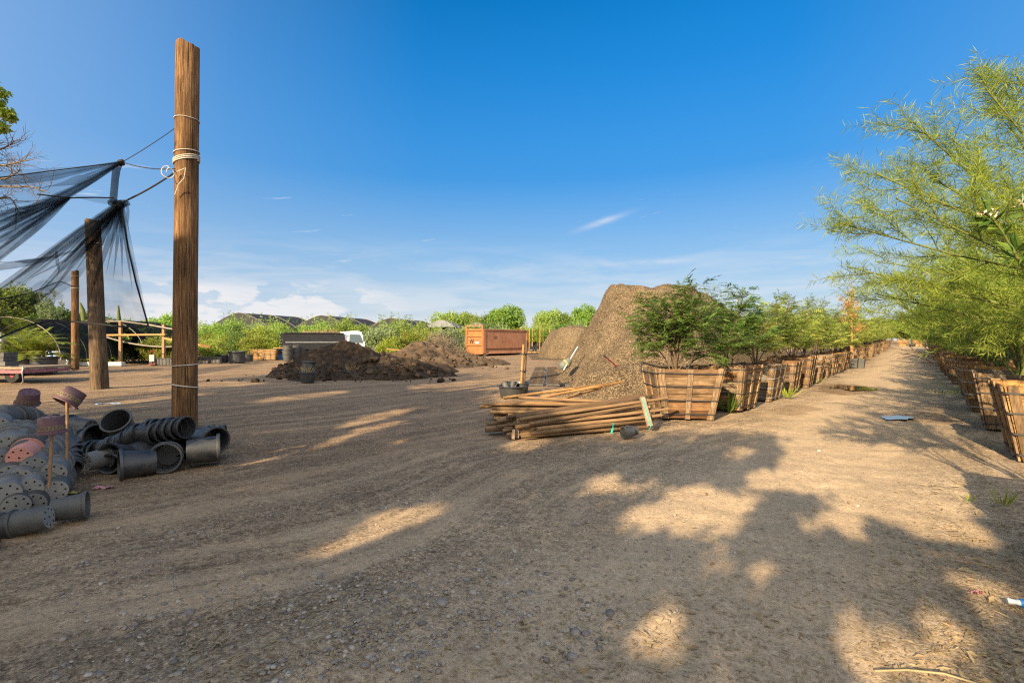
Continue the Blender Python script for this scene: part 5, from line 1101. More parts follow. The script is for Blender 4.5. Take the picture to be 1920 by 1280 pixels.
m = MB(); m.tube([G(1640, 1257, .01), G(1700, 1255, .012), G(1770, 1262, .02), G(1830, 1280, .012), G(1880, 1310, .01)], .005, 5); tag(m.build('dry_stalk', M['straw']), 'long pale dry stalk lying in the lower right corner', 'dry stalk')
m = MB(); m.tube([G(1890, 1035, .01), G(1905, 1045, .06), G(1920, 1062, .05), G(1940, 1090, .01)], .006, 5); tag(m.build('dry_stalk', M['straw']), 'arched pale dry stalk at the right edge below the grass tuft', 'dry stalk')
# ================================================================ vegetation
def catmull(pts, n=20):
    p = np.asarray(pts, float); p = np.concatenate([[2 * p[0] - p[1]], p, [2 * p[-1] - p[-2]]]); out = []; k = len(p) - 3
    for i in range(k):
        for t_ in np.linspace(0, 1, max(2, n // k), endpoint=(i == k - 1)):
            a, b, c, d = p[i:i + 4]; out.append(.5 * (2 * b + (c - a) * t_ + (2 * a - 5 * b + 4 * c - d) * t_ ** 2 + (3 * b - 3 * c + d - a) * t_ ** 3))
    return np.array(out)
def spray(q, p, d, L, n=7, droop=.0, wob=.12):
    d = nrm(d); pts = [np.array(p, float)]
    for i in range(n - 1):
        d = nrm(d + q.normal(0, wob, 3) * .6 + np.array([0, 0, -droop / n])); pts.append(pts[-1] + d * L / (n - 1))
    return np.array(pts)
def child_dir(q, tg, up=.25, spread=.8):
    r = q.normal(0, 1, 3); r = nrm(r - tg * (r @ tg)); return nrm(tg + r * spread + np.array([0, 0, up]))
def needle_tree(e, limbs, seed, nsec=9, ntw=7, seclen=.42, twlen=.34, leafL=.085, leafW=.0055, step=.011, bare=.3, mats=('greenbark', 'leafneedle'), r0=.03, spread=.75, leafang=.62, up=.2, ws=1.0, zmin=-9):
    q = np.random.default_rng(seed); wood = MB(); tw = []
    for lb in limbs:
        P = catmull(lb, 18); n = len(P); L = np.linalg.norm(np.diff(P, axis=0), axis=1).sum(); wood.tube(P, np.linspace(r0 * min(1, L / 2.2), .005, n), 6); tg = nrm(np.gradient(P, axis=0)); tw.append(P[-5:])
        for s_ in np.linspace(bare, .97, nsec):
            i = min(n - 2, int(s_ * (n - 1))); sl = seclen * L * (1.15 - .75 * s_) * q.uniform(.7, 1.2)
            d = child_dir(q, tg[i], up, spread); sec = spray(q, P[i], d, sl, 8, .05); wood.tube(sec, np.linspace(.011 * ws, .003 * ws, 8), 4, 0, False); st = nrm(np.gradient(sec, axis=0)); tw.append(sec[2:])
            for u in np.linspace(.15, .95, ntw):
                j = min(6, int(u * 7)); t2 = spray(q, sec[j], child_dir(q, st[j], up * .5, spread * .95), twlen * q.uniform(.6, 1.25), 5, .08); wood.tube(t2, np.linspace(.0045 * ws, .0016 * ws, 5), 3, 0, False); tw.append(t2)
    B, D, N = [], [], []
    for t2 in tw:
        L = np.linalg.norm(np.diff(t2, axis=0), axis=1).sum(); m = max(4, int(L / step)); s_ = np.linspace(.02, 1, m); x = s_ * (len(t2) - 1); i = np.minimum(x.astype(int), len(t2) - 2); f = (x - i)[:, None]
        p = t2[i] * (1 - f) + t2[i + 1] * f; tg = nrm(t2[i + 1] - t2[i]); r = q.normal(0, 1, (m, 3)); r = nrm(r - tg * (r * tg).sum(1, keepdims=True)); B.append(p); D.append(tg * (1 - leafang * .6) + r * leafang * q.uniform(.7, 1.2, (m, 1))); N.append(q.normal(0, 1, (m, 3)))
    B, D, N = map(np.concatenate, (B, D, N)); k_ = B[:, 2] > zmin + .12 * np.sin(B[:, 0] * 5) + .12 * np.sin(B[:, 1] * 6); B, D, N = B[k_], D[k_], N[k_]; lv = MB(); lv.leaves(B, D, N, leafL * q.uniform(.55, 1.25, len(B)), leafW)
    wood.build('branches', M[mats[0]], e); lv.build('foliage', M[mats[1]], e); return len(B)
def rand_limbs(q, n, base, hgt, reach, bias=(0, 0, 0), stem=.25, r=.05):
    out = []
    for i in range(n):
        a = i * 2.4 + q.uniform(-.4, .4); el = q.uniform(.25, 1.0) if i > 2 else 1.1; ex = np.array([math.cos(a), math.sin(a), 0]) * reach * (1.25 - .75 * el) * q.uniform(.75, 1.15) + np.array([0, 0, hgt * (.35 + .65 * el) * q.uniform(.85, 1.08)]) + np.array(bias)
        b = np.array(base) + [q.normal(0, r), q.normal(0, r), 0]; out.append([b, b + ex * [.22, .22, stem + .12], b + ex * [.6, .6, .68], b + ex])
    return out
# ---- fine-leaved trees of the right row
TG = 'fine-leaved trees in the right row'
def soil_z(c): return float(gz(c[0], c[1])) + .82
(rx0, ry0), (rx1, ry1) = BOXES['R'][0], BOXES['R'][1]
base = np.array([rx0, ry0, .82]); e = empty('tree', base.tolist(), 0, 'nearest right-hand tree, long feathery branches reaching high into the sky', 'tree', TG)
def lim(b, *pts): return [b - base, *[A(*p) - base for p in pts]]
b_ = base
L1 = [lim(b_, (2060, 560, 3.330), (1760, 470, 3.367), (1572, 418, 3.441)), lim(b_, (2060, 500, 3.293), (1800, 395, 3.330), (1642, 325, 3.367)), lim(b_, (2040, 480, 3.256), (1850, 350, 3.330), (1712, 228, 3.330)),
      lim(b_, (2080, 420, 3.182), (1960, 300, 3.256), (1848, 165, 3.256)), lim(b_, (2090, 420, 3.182), (1990, 260, 3.256), (1905, 138, 3.256)), lim(b_, (2080, 620, 3.404), (1830, 560, 3.552), (1590, 500, 3.700)),
      lim(b_, (2080, 400, 3.108), (2060, 260, 3.108), (2010, 120, 3.108)), lim(b_, (2060, 480, 3.404), (1900, 420, 3.552), (1740, 330, 3.700)), lim(b_, (2080, 640, 3.626), (1860, 600, 3.848), (1640, 550, 4.144)),
      lim(b_, (2050, 540, 3.256), (1880, 470, 3.182), (1680, 372, 3.256))]
needle_tree(e, L1, 1, nsec=11, ntw=8, seclen=.25, twlen=.22, leafL=.082, leafW=.0042, step=.0064, zmin=.55, bare=.34, r0=.010, leafang=.85, ws=.45, spread=.6, up=.12)
base = np.array([rx1, ry1, .82]); e = empty('tree', base.tolist(), 0, 'dense yellow-green tree in the second right box, tied to a brown stake', 'tree', TG); b_ = base
L2 = [lim(b_, (2000, 560, 6.2), (1830, 520, 6.2), (1640, 490, 6.3)), lim(b_, (2000, 540, 6.2), (1860, 470, 6.2), (1720, 400, 6.2)), lim(b_, (1980, 520, 6.2), (1900, 400, 6.2), (1800, 290, 6.2)), lim(b_, (1990, 480, 6.2), (1960, 350, 6.2), (1890, 230, 6.2)),
      lim(b_, (2010, 600, 6.0), (1860, 570, 5.9), (1700, 560, 6.0)), lim(b_, (1990, 600, 6.5), (1850, 570, 6.8), (1660, 560, 7.2)), lim(b_, (2010, 450, 6.1), (2000, 330, 6.1), (1980, 220, 6.1)), lim(b_, (2000, 600, 5.9), (1900, 540, 5.8), (1790, 480, 5.8)), lim(b_, (2000, 580, 6.4), (1880, 500, 6.7), (1760, 460, 7.0)), lim(b_, (1990, 640, 5.9), (1900, 590, 5.7), (1830, 560, 5.7))]
needle_tree(e, L2, 2, nsec=11, ntw=7, seclen=.36, twlen=.36, leafL=.10, leafW=.006, step=.010, ws=.6, zmin=.52, leafang=.75, bare=.25, r0=.024)
protoR = []
for v in range(3):
    q = np.random.default_rng(40 + v); e = empty('tree', (0, 0, 0)); needle_tree(e, rand_limbs(q, 13, (0, 0, 0), 2.2, 1.75), 60 + v, nsec=8, ntw=6, seclen=.38, twlen=.36, leafL=.12, leafW=.0105, step=.017, zmin=.40, bare=.25, r0=.022); protoR.append(e)
used = [False] * 3
def inst(protos, used, k, loc, rz, sc, label, group, cat='tree'):
    if used[k]: o = copy_tree(protos[k])
    else: o = protos[k]; used[k] = True
    o.location = loc; o.rotation_euler = (0, 0, rz); o.scale = sc if hasattr(sc, '__len__') else (sc, sc, sc); return tag(o, label, cat, group)
for i, c in enumerate(BOXES['R'][2:]):
    s_ = random.uniform(.95, 1.25); o = inst(protoR, used, i % 3, (c[0], c[1], soil_z(c)), random.uniform(0, 6.28), (s_, s_, s_ * random.uniform(.85, 1.1)), 'yellow-green fine-leaved tree growing in the %s planter box of the right row' % ORD[i + 2], TG)
for i, c in enumerate(BOXES['R2']):
    inst(protoR, used, (i + 1) % 3, (c[0], c[1], soil_z(c)), random.uniform(0, 6.28), random.uniform(1.15, 1.45), 'fine-leaved tree in the %s box of the second right row' % ORD[i], 'fine-leaved trees in the second right row')
for i in range(16):
    c = np.array([6.95, 6.11]) + RD * (12 + 4.2 * i) - RN * (4.8 + 1.5 * (i % 2)); inst(protoR, used, i % 3, (c[0], c[1], float(gz(*c))), random.uniform(0, 6.28), random.uniform(1.5, 1.9), '%s tall fine-leaved tree from the camera behind the right box rows' % ORD[i], 'fine-leaved trees in the third right row')
for i, c in enumerate(BOXES['R'][1:7]):
    p0_ = np.array([c[0] + .1, c[1] + .12, soil_z(c)]); e = empty('wooden_stake', p0_.tolist(), 0, 'brown round stake standing in the %s planter box of the right row' % ORD[i + 1], 'stake', 'stakes in the right row boxes'); m = MB(); m.tube([[0, 0, -.1], [.02, .01, .8], [.02, .02, 1.7]], .038, 8); m.build('shaft', M['goldstake'], e)
    m = MB(); u = np.linspace(0, 2 * PI, 16); m.tube(np.stack([.05 * np.cos(u), .05 * np.sin(u), .35 + .02 * np.sin(u)], 1), .009, 5); m.tube([[.04, -.03, .35], [.16, -.1, .37], [.2, -.2, .33]], .008, 5); m.build('green_tie', M['teal'], e)
# low dry twig bent into the road
base = np.array([BOXES['R'][4][0], BOXES['R'][4][1], .9]); e = empty('dry_branch', base.tolist(), 0, 'long bare drooping branch hanging into the road from the right row', 'dry branch')
needle_tree(e, [lim(base, (1790, 690, 12), (1740, 668, 11.5), (1690, 655, 11.5)), lim(base, (1780, 690, 12), (1730, 672, 12), (1700, 662, 12.4))], 9, nsec=6, ntw=3, seclen=.3, twlen=.35, leafL=.03, leafW=.005, step=.08, bare=.3, mats=('stake', 'leafyellow'), r0=.02)
# oleander sprig at the right edge
base = A(2040, 520, 3.1); base2 = np.array([base[0] + .3, base[1] + .1, 0]); e = empty('oleander', base2.tolist(), 0, 'dark broad-leaved sprig with pale pink flowers at the right picture edge', 'shrub')
q = np.random.default_rng(5); wood = MB(); B, D, N, Ls = [], [], [], []; fl = []
for tip, mid in (((1852, 402, 3.0), (1895, 462, 3.05)), ((1915, 385, 3.1), (1960, 450, 3.1)), ((1905, 470, 2.95), (1950, 500, 3.0)), ((1960, 330, 3.2), (1990, 430, 3.2))):
    P = catmull([base2 * 0, (base - base2) * [1, 1, .6], A(*mid) - base2, A(*tip) - base2], 24); wood.tube(P, np.linspace(.014, .004, len(P)), 6)
    for i in range(13, len(P)):
        for s_ in range(3): a = q.uniform(0, 6.28); tg = nrm(P[min(i + 1, len(P) - 1)] - P[i - 1]); r = child_dir(q, tg, -.05, 1.1); B.append(P[i]); D.append(r); N.append(q.normal(0, 1, 3) * [.5, .5, 1] + [0, 0, .6]); Ls.append(q.uniform(.09, .17))
    fl.append(P[-1])
wood.build('stems', M['greenbark'], e); m = MB(); m.leaves(np.array(B), np.array(D), np.array(N), np.array(Ls), np.array(Ls) * .24, 0, .15); m.build('foliage', M['oleander'], e)
for f in fl[:2]:
    pts = f + q.normal(0, .022, (16, 3)) * [1.4, 1, .5]; m = MB(); m.leaves(pts, q.normal(0, 1, (16, 3)) + [0, 0, .5], q.normal(0, 1, (16, 3)), .024, .018, 0, .2); m.build('flower_cluster', M['flower'], e)

# ---- ferny multi-stemmed trees of the left row
def pinnate_tree(e, seed, hgt, rad, nstem=6, nbr=9, nfr=7, frL=.20, lfL=.034, mats=('bark', 'leafpinnate'), pairs=8, flat=.75, bare=.35):
    q = np.random.default_rng(seed); wood = MB(); B, D, N = [], [], []
    for lb in rand_limbs(q, nstem, (0, 0, 0), hgt, rad, (0, 0, 0), .3, .03):
        P = catmull(lb, 16); n = len(P); wood.tube(P, np.linspace(.015, .004, n), 6); tg = nrm(np.gradient(P, axis=0))
        for s_ in np.linspace(bare, .98, nbr):
            i = min(n - 2, int(s_ * (n - 1))); d = child_dir(q, tg[i], .05, 1.0); br = spray(q, P[i], d, rad * .55 * (1.2 - .6 * s_) * q.uniform(.7, 1.2), 6, .05); wood.tube(br, np.linspace(.006, .002, 6), 4, 0, False); bt = nrm(np.gradient(br, axis=0))
            for u in np.linspace(.2, 1, nfr):
                j = min(5, int(u * 5)); fd = child_dir(q, bt[j], -.05, .9) * [1, 1, flat * .5]; fd = nrm(fd); fl_ = frL * q.uniform(.6, 1.2); t_ = np.linspace(.12, 1, pairs); nn = nrm(np.array([0, 0, 1]) + q.normal(0, .35, 3)); sd = nrm(np.cross(nn, fd)); rp = br[j] + fd * (t_ * fl_)[:, None] + np.array([0, 0, -1]) * (t_ ** 2 * fl_ * .15)[:, None]
                for sg in (-1, 1): B.append(rp); D.append(np.repeat((fd * .35 + sd * sg)[None], pairs, 0)); N.append(np.repeat(nn[None], pairs, 0))
    B, D, N = map(np.concatenate, (B, D, N)); m = MB(); m.leaves(B, D, N + q.normal(0, .25, N.shape), lfL * q.uniform(.7, 1.3, len(B)), lfL * .42); wood.build('branches', M[mats[0]], e); m.build('foliage', M[mats[1]], e)
LT = 'ferny trees in the left row boxes'
c = BOXES['L'][0]; e = empty('tree', (c[0] - .02, c[1] + .1, .82), 0, 'dark green ferny multi-stemmed tree in the nearest left box, in front of the mulch heap', 'tree', LT); pinnate_tree(e, 3, 1.62, 1.12, 11, 15, 11, .23, .05)
c = BOXES['L'][1]; e = empty('tree', (c[0] + .05, c[1], .82), 0, 'dark green ferny tree in the second left box, tall wispy top above the mulch heap', 'tree', LT); pinnate_tree(e, 14, 1.6, 1.1, 11, 14, 10, .22, .05)
protoL = []
for v, (ht, rd_, mt) in enumerate(((1.7, 1.0, 'leafyellow'), (1.9, 1.05, 'leafolive'), (1.75, 1.1, 'leafyellow'))): e = empty('tree', (0, 0, 0)); pinnate_tree(e, 30 + v, ht, rd_, 8, 10, 8, .25, .065, ('bark', mt), 6); protoL.append(e)
usedL = [False] * 3
for i, c in enumerate(BOXES['L'][2:]):
    s_ = random.uniform(.85, 1.05) + min(i, 12) * .018; inst(protoL, usedL, i % 3, (c[0], c[1], soil_z(c)), random.uniform(0, 6.28), (s_, s_, s_ * random.uniform(.88, 1.1)), '%s green ferny tree growing in the %s left box from the pole pile' % (('yellow', 'deep', 'olive')[i % 3], ORD[i + 2]), LT)
for i in range(22):
    c = np.array([4.89, 10.85]) + RD * (19 + 2.8 * i) + RN * (2.9 + 2.2 * (i % 2)); inst(protoL, usedL, (0, 2, 1)[i % 3], (c[0], c[1], float(gz(*c)) + .3), random.uniform(0, 6.28), random.uniform(1.4, 1.9), '%s taller olive tree from the mulch heap behind the left boxes' % ORD[i], 'trees behind the left row')
# golden staked sapling
e = empty('tree', (GS + [0, 0, .42]).tolist(), 0, 'thin staked sapling with dry golden leaves in the grey square pot', 'tree'); m = MB(); m.tube([[0, 0, 0], [.02, 0, 1.4], [.0, 0, 2.75]], [.075, .065, .05], 8); m.build('trunk_wrap', M['goldstake'], e)
m = MB(); m.tube([[.07, -.05, .1], [.12, -.02, .8], [.22, .02, 1.3], [.35, .02, 1.7]], .025, 5); m.build('stem', M['drybark'], e); q = np.random.default_rng(6)
needle_tree(e, [[np.array([0, 0, z]), np.array([x * .4, y * .4, z + .3]), np.array([x, y, z + h])] for z, x, y, h in ((1.3, .5, -.1, .5), (1.6, -.6, .1, .7), (2.1, .5, .1, .8), (2.3, -.45, 0, 1.0), (2.5, .1, .1, 1.3), (2.6, -.1, -.1, 1.1), (1.9, -.3, -.3, .6))], 4, 7, 4, .45, .3, .10, .05, .035, .25, ('stake', 'leafgold'), .02, 1.0, .9)
# grass and weeds at box feet
def tuft(px, py, n, L, mat, label, spread=.08, W=.014, Y=None, z=0, group=None, stuff=False):
    p = G(px, py) if Y is None else A(px, py, Y); p[2] = float(gz(p[0], p[1])) + z; q = np.random.default_rng(int(px)); a = q.uniform(0, 6.28, n); r = q.uniform(0, spread, n); m = MB()
    m.leaves(np.stack([p[0] + r * np.cos(a), p[1] + r * np.sin(a), np.full(n, p[2])], 1), np.stack([np.cos(a) * .6, np.sin(a) * .6, q.uniform(.5, 1.4, n)], 1), np.stack([np.cos(a), np.sin(a), np.zeros(n)], 1) + q.normal(0, .2, (n, 3)), L * q.uniform(.5, 1.2, n), W, 0, .2); tag(m.build('weeds' if stuff else 'grass_tuft', M[mat]), label, 'weeds' if stuff else 'grass tuft', None if stuff else 'weeds at the feet of the boxes', 'stuff' if stuff else None)
tuft(1882, 948, 26, .19, 'leafbright', 'bright green grass tuft in the sunlit dirt near the right edge', .05, .012)
tuft(1792, 742, 24, .5, 'leafbright', 'green blades standing by the third right box')
tuft(1365, 772, 26, .55, 'leafpinnate', 'broad-bladed weed growing between the first two left boxes', .12, .05)
tuft(1476, 746, 24, .45, 'leafbright', 'green weed at the foot of the third left box', .1, .04)
tuft(1538, 718, 18, .3, 'leafbright', 'small green weed at the foot of the fifth left box'); tuft(1815, 940, 10, .08, 'leafbright', 'tiny sprouts in the dirt left of the bright grass tuft', .1, .01); tuft(1770, 738, 40, .12, 'leafbright', 'low green weeds on the road edge by the right boxes', .5, .02, stuff=True)

# ---- bushes of the nursery behind the yard
def bush(e, seed, w_, h, n, leaf, mats, spikes=0, clumps=40, low=.05, aspect=.5):
    q = np.random.default_rng(seed); C = q.normal(0, 1, (clumps, 3)); C = nrm(C) * q.uniform(.35, 1, (clumps, 1)) ** .6; C = C * [w_ / 2, w_ / 2, h * .46] + [0, 0, h * .52]; cr = q.uniform(.13, .26, clumps) * w_; k = q.integers(0, clumps, n); off = q.normal(0, 1, (n, 3)); off = nrm(off) * q.uniform(0, 1, (n, 1)) ** .5
    P = C[k] + off * cr[k][:, None] * [1, 1, .8]; P = P[P[:, 2] > low * h]; m = MB(); n2 = len(P); out = nrm(P - [0, 0, h * .4]); m.leaves(P, out + q.normal(0, .8, (n2, 3)), q.normal(0, 1, (n2, 3)) + [0, 0, .6], leaf * q.uniform(.5, 1.3, n2), leaf * aspect * q.uniform(.7, 1.2, n2), 0, .1)
    w2 = MB()
    for i in range(7):
        c = C[i]; w2.tube(catmull([[q.normal(0, .06), q.normal(0, .06), 0], c * [.4, .4, .5], c], 8), np.linspace(.03 * w_ / 2, .008, 8), 5)
    for i in range(spikes):
        a = q.uniform(0, 6.28); r = q.uniform(0, w_ * .45); p = np.array([r * math.cos(a), r * math.sin(a), h * .6]); t2 = spray(q, p, (q.normal(0, .25), q.normal(0, .25), 1), h * q.uniform(.45, .75), 7, .25); w2.tube(t2, np.linspace(.012, .004, 7), 4, 0, False)
        x = np.repeat(np.arange(2, 7), 7); m.leaves(t2[x] + q.normal(0, .03, (len(x), 3)), q.normal(0, 1, (len(x), 3)) + [0, 0, .6], q.normal(0, 1, (len(x), 3)), leaf * 1.0, leaf * .35)
    w2.build('stems', M[mats[0]], e); m.build('foliage', M[mats[1]], e)
BP = []
for v, (w_, h, n, lf, mt, sp) in enumerate(((3.2, 3.3, 5200, .17, 'leafhedge', 9), (3.0, 3.0, 5200, .15, 'leafyellow', 5), (3.4, 3.1, 5200, .18, 'leafgrey', 4), (2.8, 3.4, 5200, .16, 'leafdark', 6), (2.4, 2.4, 3800, .16, 'leafbright', 7))):
    e = empty('shrub', (0, 0, 0)); bush(e, 100 + v, w_, h, n, lf, ('drybark', mt), sp); BP.append(e)
usedB = [False] * 5; names = ['mid green', 'yellow-green', 'silvery green', 'dark green', 'bright lime']
q = np.random.default_rng(21); cnt = 0
def bushes(specs, what, group):
    for i, (px, Y, v, sc) in enumerate(specs):
        x = (px - CX) / F * Y; inst(BP, usedB, v, (x, Y, 0), q.uniform(0, 6.28), (sc * q.uniform(.9, 1.15), sc * q.uniform(.9, 1.15), sc * q.uniform(.72, .92)), '%s shrub, %s from left %s' % (names[v], ORD[i], what), group, 'shrub')
bushes([(px, 46.5 + q.uniform(-1, 3), (0, 1, 0, 3, 2, 0, 1, 4)[i % 8], q.uniform(.95, 1.22)) for i, px in enumerate(np.linspace(372, 800, 16))], 'in the front hedge row behind the truck', 'shrubs in the front of the hedge')
bushes([(px, 55 + q.uniform(-3, 3), (0, 2, 1, 0, 3)[i % 5], q.uniform(1.1, 1.4)) for i, px in enumerate(np.linspace(385, 840, 12))], 'in the back hedge row behind the truck', 'shrubs in the back of the hedge')
bushes([(px, 62 + q.uniform(-2, 4), (0, 3, 2, 4, 1)[i % 5], q.uniform(1.15, 1.5)) for i, px in enumerate(np.linspace(880, 1110, 9))], 'behind the dumpster and plant trailer', 'shrubs behind the dumpster')
bushes([(428, 39, 4, .8), (455, 38.5, 3, .75), (488, 40, 1, 1.0), (505, 38.5, 4, .9), (478, 38, 1, .8)], 'over the orange planter boxes and black tubs', 'shrubs over the orange planters')
bushes([(735, 37, 4, .85), (722, 37.5, 4, .6), (620, 23.5, 4, .22), (652, 23.5, 4, .16)], 'growing by the dirt heaps', 'weedy bushes by the dirt heaps')
bushes([(290, 31.5, 1, .62), (305, 32, 4, .66), (318, 31, 1, .6), (385, 33, 4, .55), (400, 33.5, 1, .6), (412, 34, 4, .5)], 'over the small pots either side of the tallest post', 'shrubs over the small pots')
bushes([(158, 31, 0, .75), (178, 32, 3, .8), (198, 31, 0, .72), (212, 33, 4, .85), (232, 34, 4, .9), (250, 35, 4, .9), (268, 36, 4, .95), (284, 36, 0, .9), (300, 37, 4, .9)], 'under the timber shade structure', 'shrubs under the shade structure')
for i, (x, y) in enumerate(TRP): inst(BP, usedB, (4, 0)[i % 2], (x, y, 1.15), i, .62, '%s leafy potted plant from the left on the plant trailer' % ORD[i], 'plants on the plant trailer', 'shrub')
q2 = np.random.default_rng(3)
for i in range(11):
    px = (992, 998, 1005, 1012, 1018, 1024, 976, 968, 985, 1030, 1040)[i]; Y = 58 + 3 * (i % 3); p = A(px, 0, Y); m = MB(); m.tube([[p[0], Y, 0], [p[0] + .05, Y, 3.2 + q2.uniform(-.4, .3)]], .045, 6); tag(m.build('orange_stake', M['goldstake']), '%s orange-brown stake from the left among the shrubs behind the dumpster' % ORD[[968, 976, 985, 992, 998, 1005, 1012, 1018, 1024, 1030, 1040].index(px)], 'stake', 'stakes behind the dumpster')
# ---- round trees beyond
def big_tree(e, seed, w_, h, n, leaf, mats, clumps=26, trunk=.3):
    q = np.random.default_rng(seed); C = nrm(q.normal(0, 1, (clumps, 3))) * q.uniform(.3, .95, (clumps, 1)); C[:, 2] = C[:, 2] * .9; C = C * [w_ * .38, w_ * .38, h * .30] + [0, 0, h * .62]; cr = q.uniform(.12, .2, clumps) * w_; k = q.integers(0, clumps, n); off = nrm(q.normal(0, 1, (n, 3))) * q.uniform(.3, 1, (n, 1)) ** .5
    P = C[k] + off * cr[k][:, None]; m = MB(); out = nrm(off + .4 * nrm(P - [0, 0, h * .6])); m.leaves(P, out * .6 + q.normal(0, .7, (n, 3)), out + q.normal(0, .6, (n, 3)) + [0, 0, .4], leaf * q.uniform(.6, 1.3, n), leaf * .55, 0, .12); w2 = MB(); w2.tube(catmull([[0, 0, 0], [.1, 0, h * .25], [0, .1, h * .5]], 10), np.linspace(trunk, trunk * .6, 10), 9); m.build('crown', M[mats[1]], e)
    for c in C[:14]: w2.tube(catmull([[0, 0, h * .3], c * [.4, .4, .8], c], 8), np.linspace(trunk * .45, .02, 8), 6)
    w2.build('trunk', M[mats[0]], e)
TP = []
for v, mt in enumerate(('leafround', 'leafdark', 'leafhedge')): e = empty('tree', (0, 0, 0)); big_tree(e, 200 + v, 7, 7, 11000, .30, ('bark', mt)); TP.append(e)
usedT = [False] * 3
for i, (px, Y, v, sw, sh, lb) in enumerate(((842, 82, 2, 1.0, .98, 'spreading feathery green tree, leftmost of the trees behind the dumpster'), (878, 84, 2, .9, .98, 'feathery green tree left of the round dense one behind the dumpster'), (950, 78, 0, .98, 1.06, 'round dense yellow-green tree rising directly behind the dumpster'), (920, 82, 1, .75, .92, 'darker tree squeezed between the feathery and the round tree'), (1032, 76, 2, .9, .98, 'broad green tree left of the tall mulch heap'), (1062, 78, 0, .72, .86, 'small green tree between the broad one and the mulch heap'), (1095, 74, 0, .72, 1.02, 'round green tree touching the left slope of the mulch heap'),
    (60, 60, 2, 1.1, .95, 'sunlit tree behind the left hoop house'), (110, 58, 1, .9, .82, 'dark tree between the two hoop houses'), (150, 62, 2, .9, .8, 'green tree behind the farthest post'), (15, 55, 2, 1.2, 1.2, 'tall yellowish tree at the left picture edge'), (190, 66, 1, .9, .75, 'low tree behind the right hoop house'), (250, 60, 2, .8, .62, 'low tree behind the shade structure'), (320, 58, 2, .8, .72, 'tree directly behind the tallest post'), (100, 45, 1, .6, .72, 'leafy tree standing in the gap of the hoop houses'), (1570, 120, 0, 1.12, 0.95, 'low distant tree, first from the left along the far end of the road'), (1600, 105, 1, 1.15, 0.94, 'broad distant tree, second from the left along the far end of the road'), (1625, 112, 2, 1.09, 0.98, 'rounded distant tree, third from the left along the far end of the road'), (1655, 105, 0, 1.01, 0.97, 'pale distant tree, fourth from the left along the far end of the road'), (1672, 128, 1, 1.06, 0.89, 'dark distant tree, fifth from the left along the far end of the road'), (1690, 105, 2, 1.12, 0.85, 'bushy distant tree, sixth from the left along the far end of the road'), (1712, 112, 0, 1.17, 0.94, 'tall distant tree, seventh from the left along the far end of the road'), (1728, 112, 1, 1.13, 0.77, 'small distant tree, eighth from the left along the far end of the road'), (1756, 128, 2, 0.94, 0.75, 'leafy distant tree, ninth from the left along the far end of the road'), (1775, 105, 0, 0.96, 0.80, 'dense distant tree, tenth from the left along the far end of the road'), (1800, 112, 1, 1.16, 0.82, 'olive distant tree, eleventh from the left along the far end of the road'), (1830, 112, 2, 1.06, 0.92, 'open distant tree, twelfth from the left along the far end of the road'), (1640, 150, 2, 1.4, 1.2, 'distant tree beyond the end of the left row'), (1700, 150, 1, 1.4, 1.25, 'distant tree closing the end of the road'), (1740, 140, 0, 1.3, 1.2, 'distant tree right of the road end'), (1590, 140, 2, 1.4, 1.2, 'distant tree above the left row near the golden sapling'), (1530, 130, 0, 1.3, 1.1, 'distant tree above the middle of the left row'))):
    x = (px - CX) / F * Y; inst(TP, usedT, v, (x, Y, 0), i * 1.3, (sw, sw, sh), lb, 'trees beyond the yard')
# palms in the black tubs, cactus, sparse tree behind the nets
def palm(e, seed, n, L, mat):
    q = np.random.default_rng(seed); B, D, N = [], [], []; w2 = MB()
    for i in range(n):
        a = i * 2.4; el = q.uniform(.35, 1.35); d = np.array([math.cos(a) * math.cos(el), math.sin(a) * math.cos(el), math.sin(el)]); t2 = spray(q, (0, 0, .1), d, L * q.uniform(.7, 1.1), 9, 1.3, .03); w2.tube(t2, np.linspace(.016, .004, 9), 4, 0, False); tg = nrm(np.gradient(t2, axis=0)); x = np.linspace(1.5, 7.9, 34); j = x.astype(int); p = t2[j] + (t2[np.minimum(j + 1, 8)] - t2[j]) * (x - j)[:, None]; sd = nrm(np.cross(tg[j], [0, 0, 1]))
        for s_ in (-1, 1): B.append(p); D.append(sd * s_ + tg[j] * .7 + [0, 0, -.15]); N.append(np.repeat([[0, 0, 1.]], 34, 0) + q.normal(0, .2, (34, 3)))
    m = MB(); B, D, N = map(np.concatenate, (B, D, N)); m.leaves(B, D, N, L * .26, .03); w2.build('stems', M['greenbark'], e); m.build('fronds', M[mat], e)
for i, p in enumerate(PALMS): e = empty('palm', (p[0], p[1], .7), 0, 'bushy young palm with arching fronds in the %s black tub behind the red trailer' % ('left', 'middle', 'right')[i], 'palm', 'palms in black tubs'); palm(e, i, 24, (1.7, 1.9, 1.2)[i], 'leafyellow')
e = empty('cactus', A(155, 640, 40).tolist(), 0, 'tall thin columnar cactus right of the farthest post', 'cactus'); e.location[2] = 0; m = MB(); m.tube([[.3, 0, 0], [.15, 0, 2.5], [0, 0, 4.0], [-.2, 0, 4.6]], [.16, .18, .17, .06], 10); m.build('column', M['greenbark'], e); m = MB(); m.tube([[3.0, 0, 0], [3.0, 0, 3.2], [2.95, 0, 4.4]], [.15, .16, .06], 10); m.build('column', M['greenbark'], e)
e = empty('tree', (A(92, 640, 36)[0], 36, 0), 0, 'sparse open tree with tufted twig ends seen through the large net', 'tree'); q = np.random.default_rng(2)
needle_tree(e, rand_limbs(q, 7, (0, 0, 0), 4.6, 1.6, (0, 0, 0), .35), 8, 4, 4, .25, .35, .16, .05, .03, .7, ('drybark', 'leafgrey'), .05)
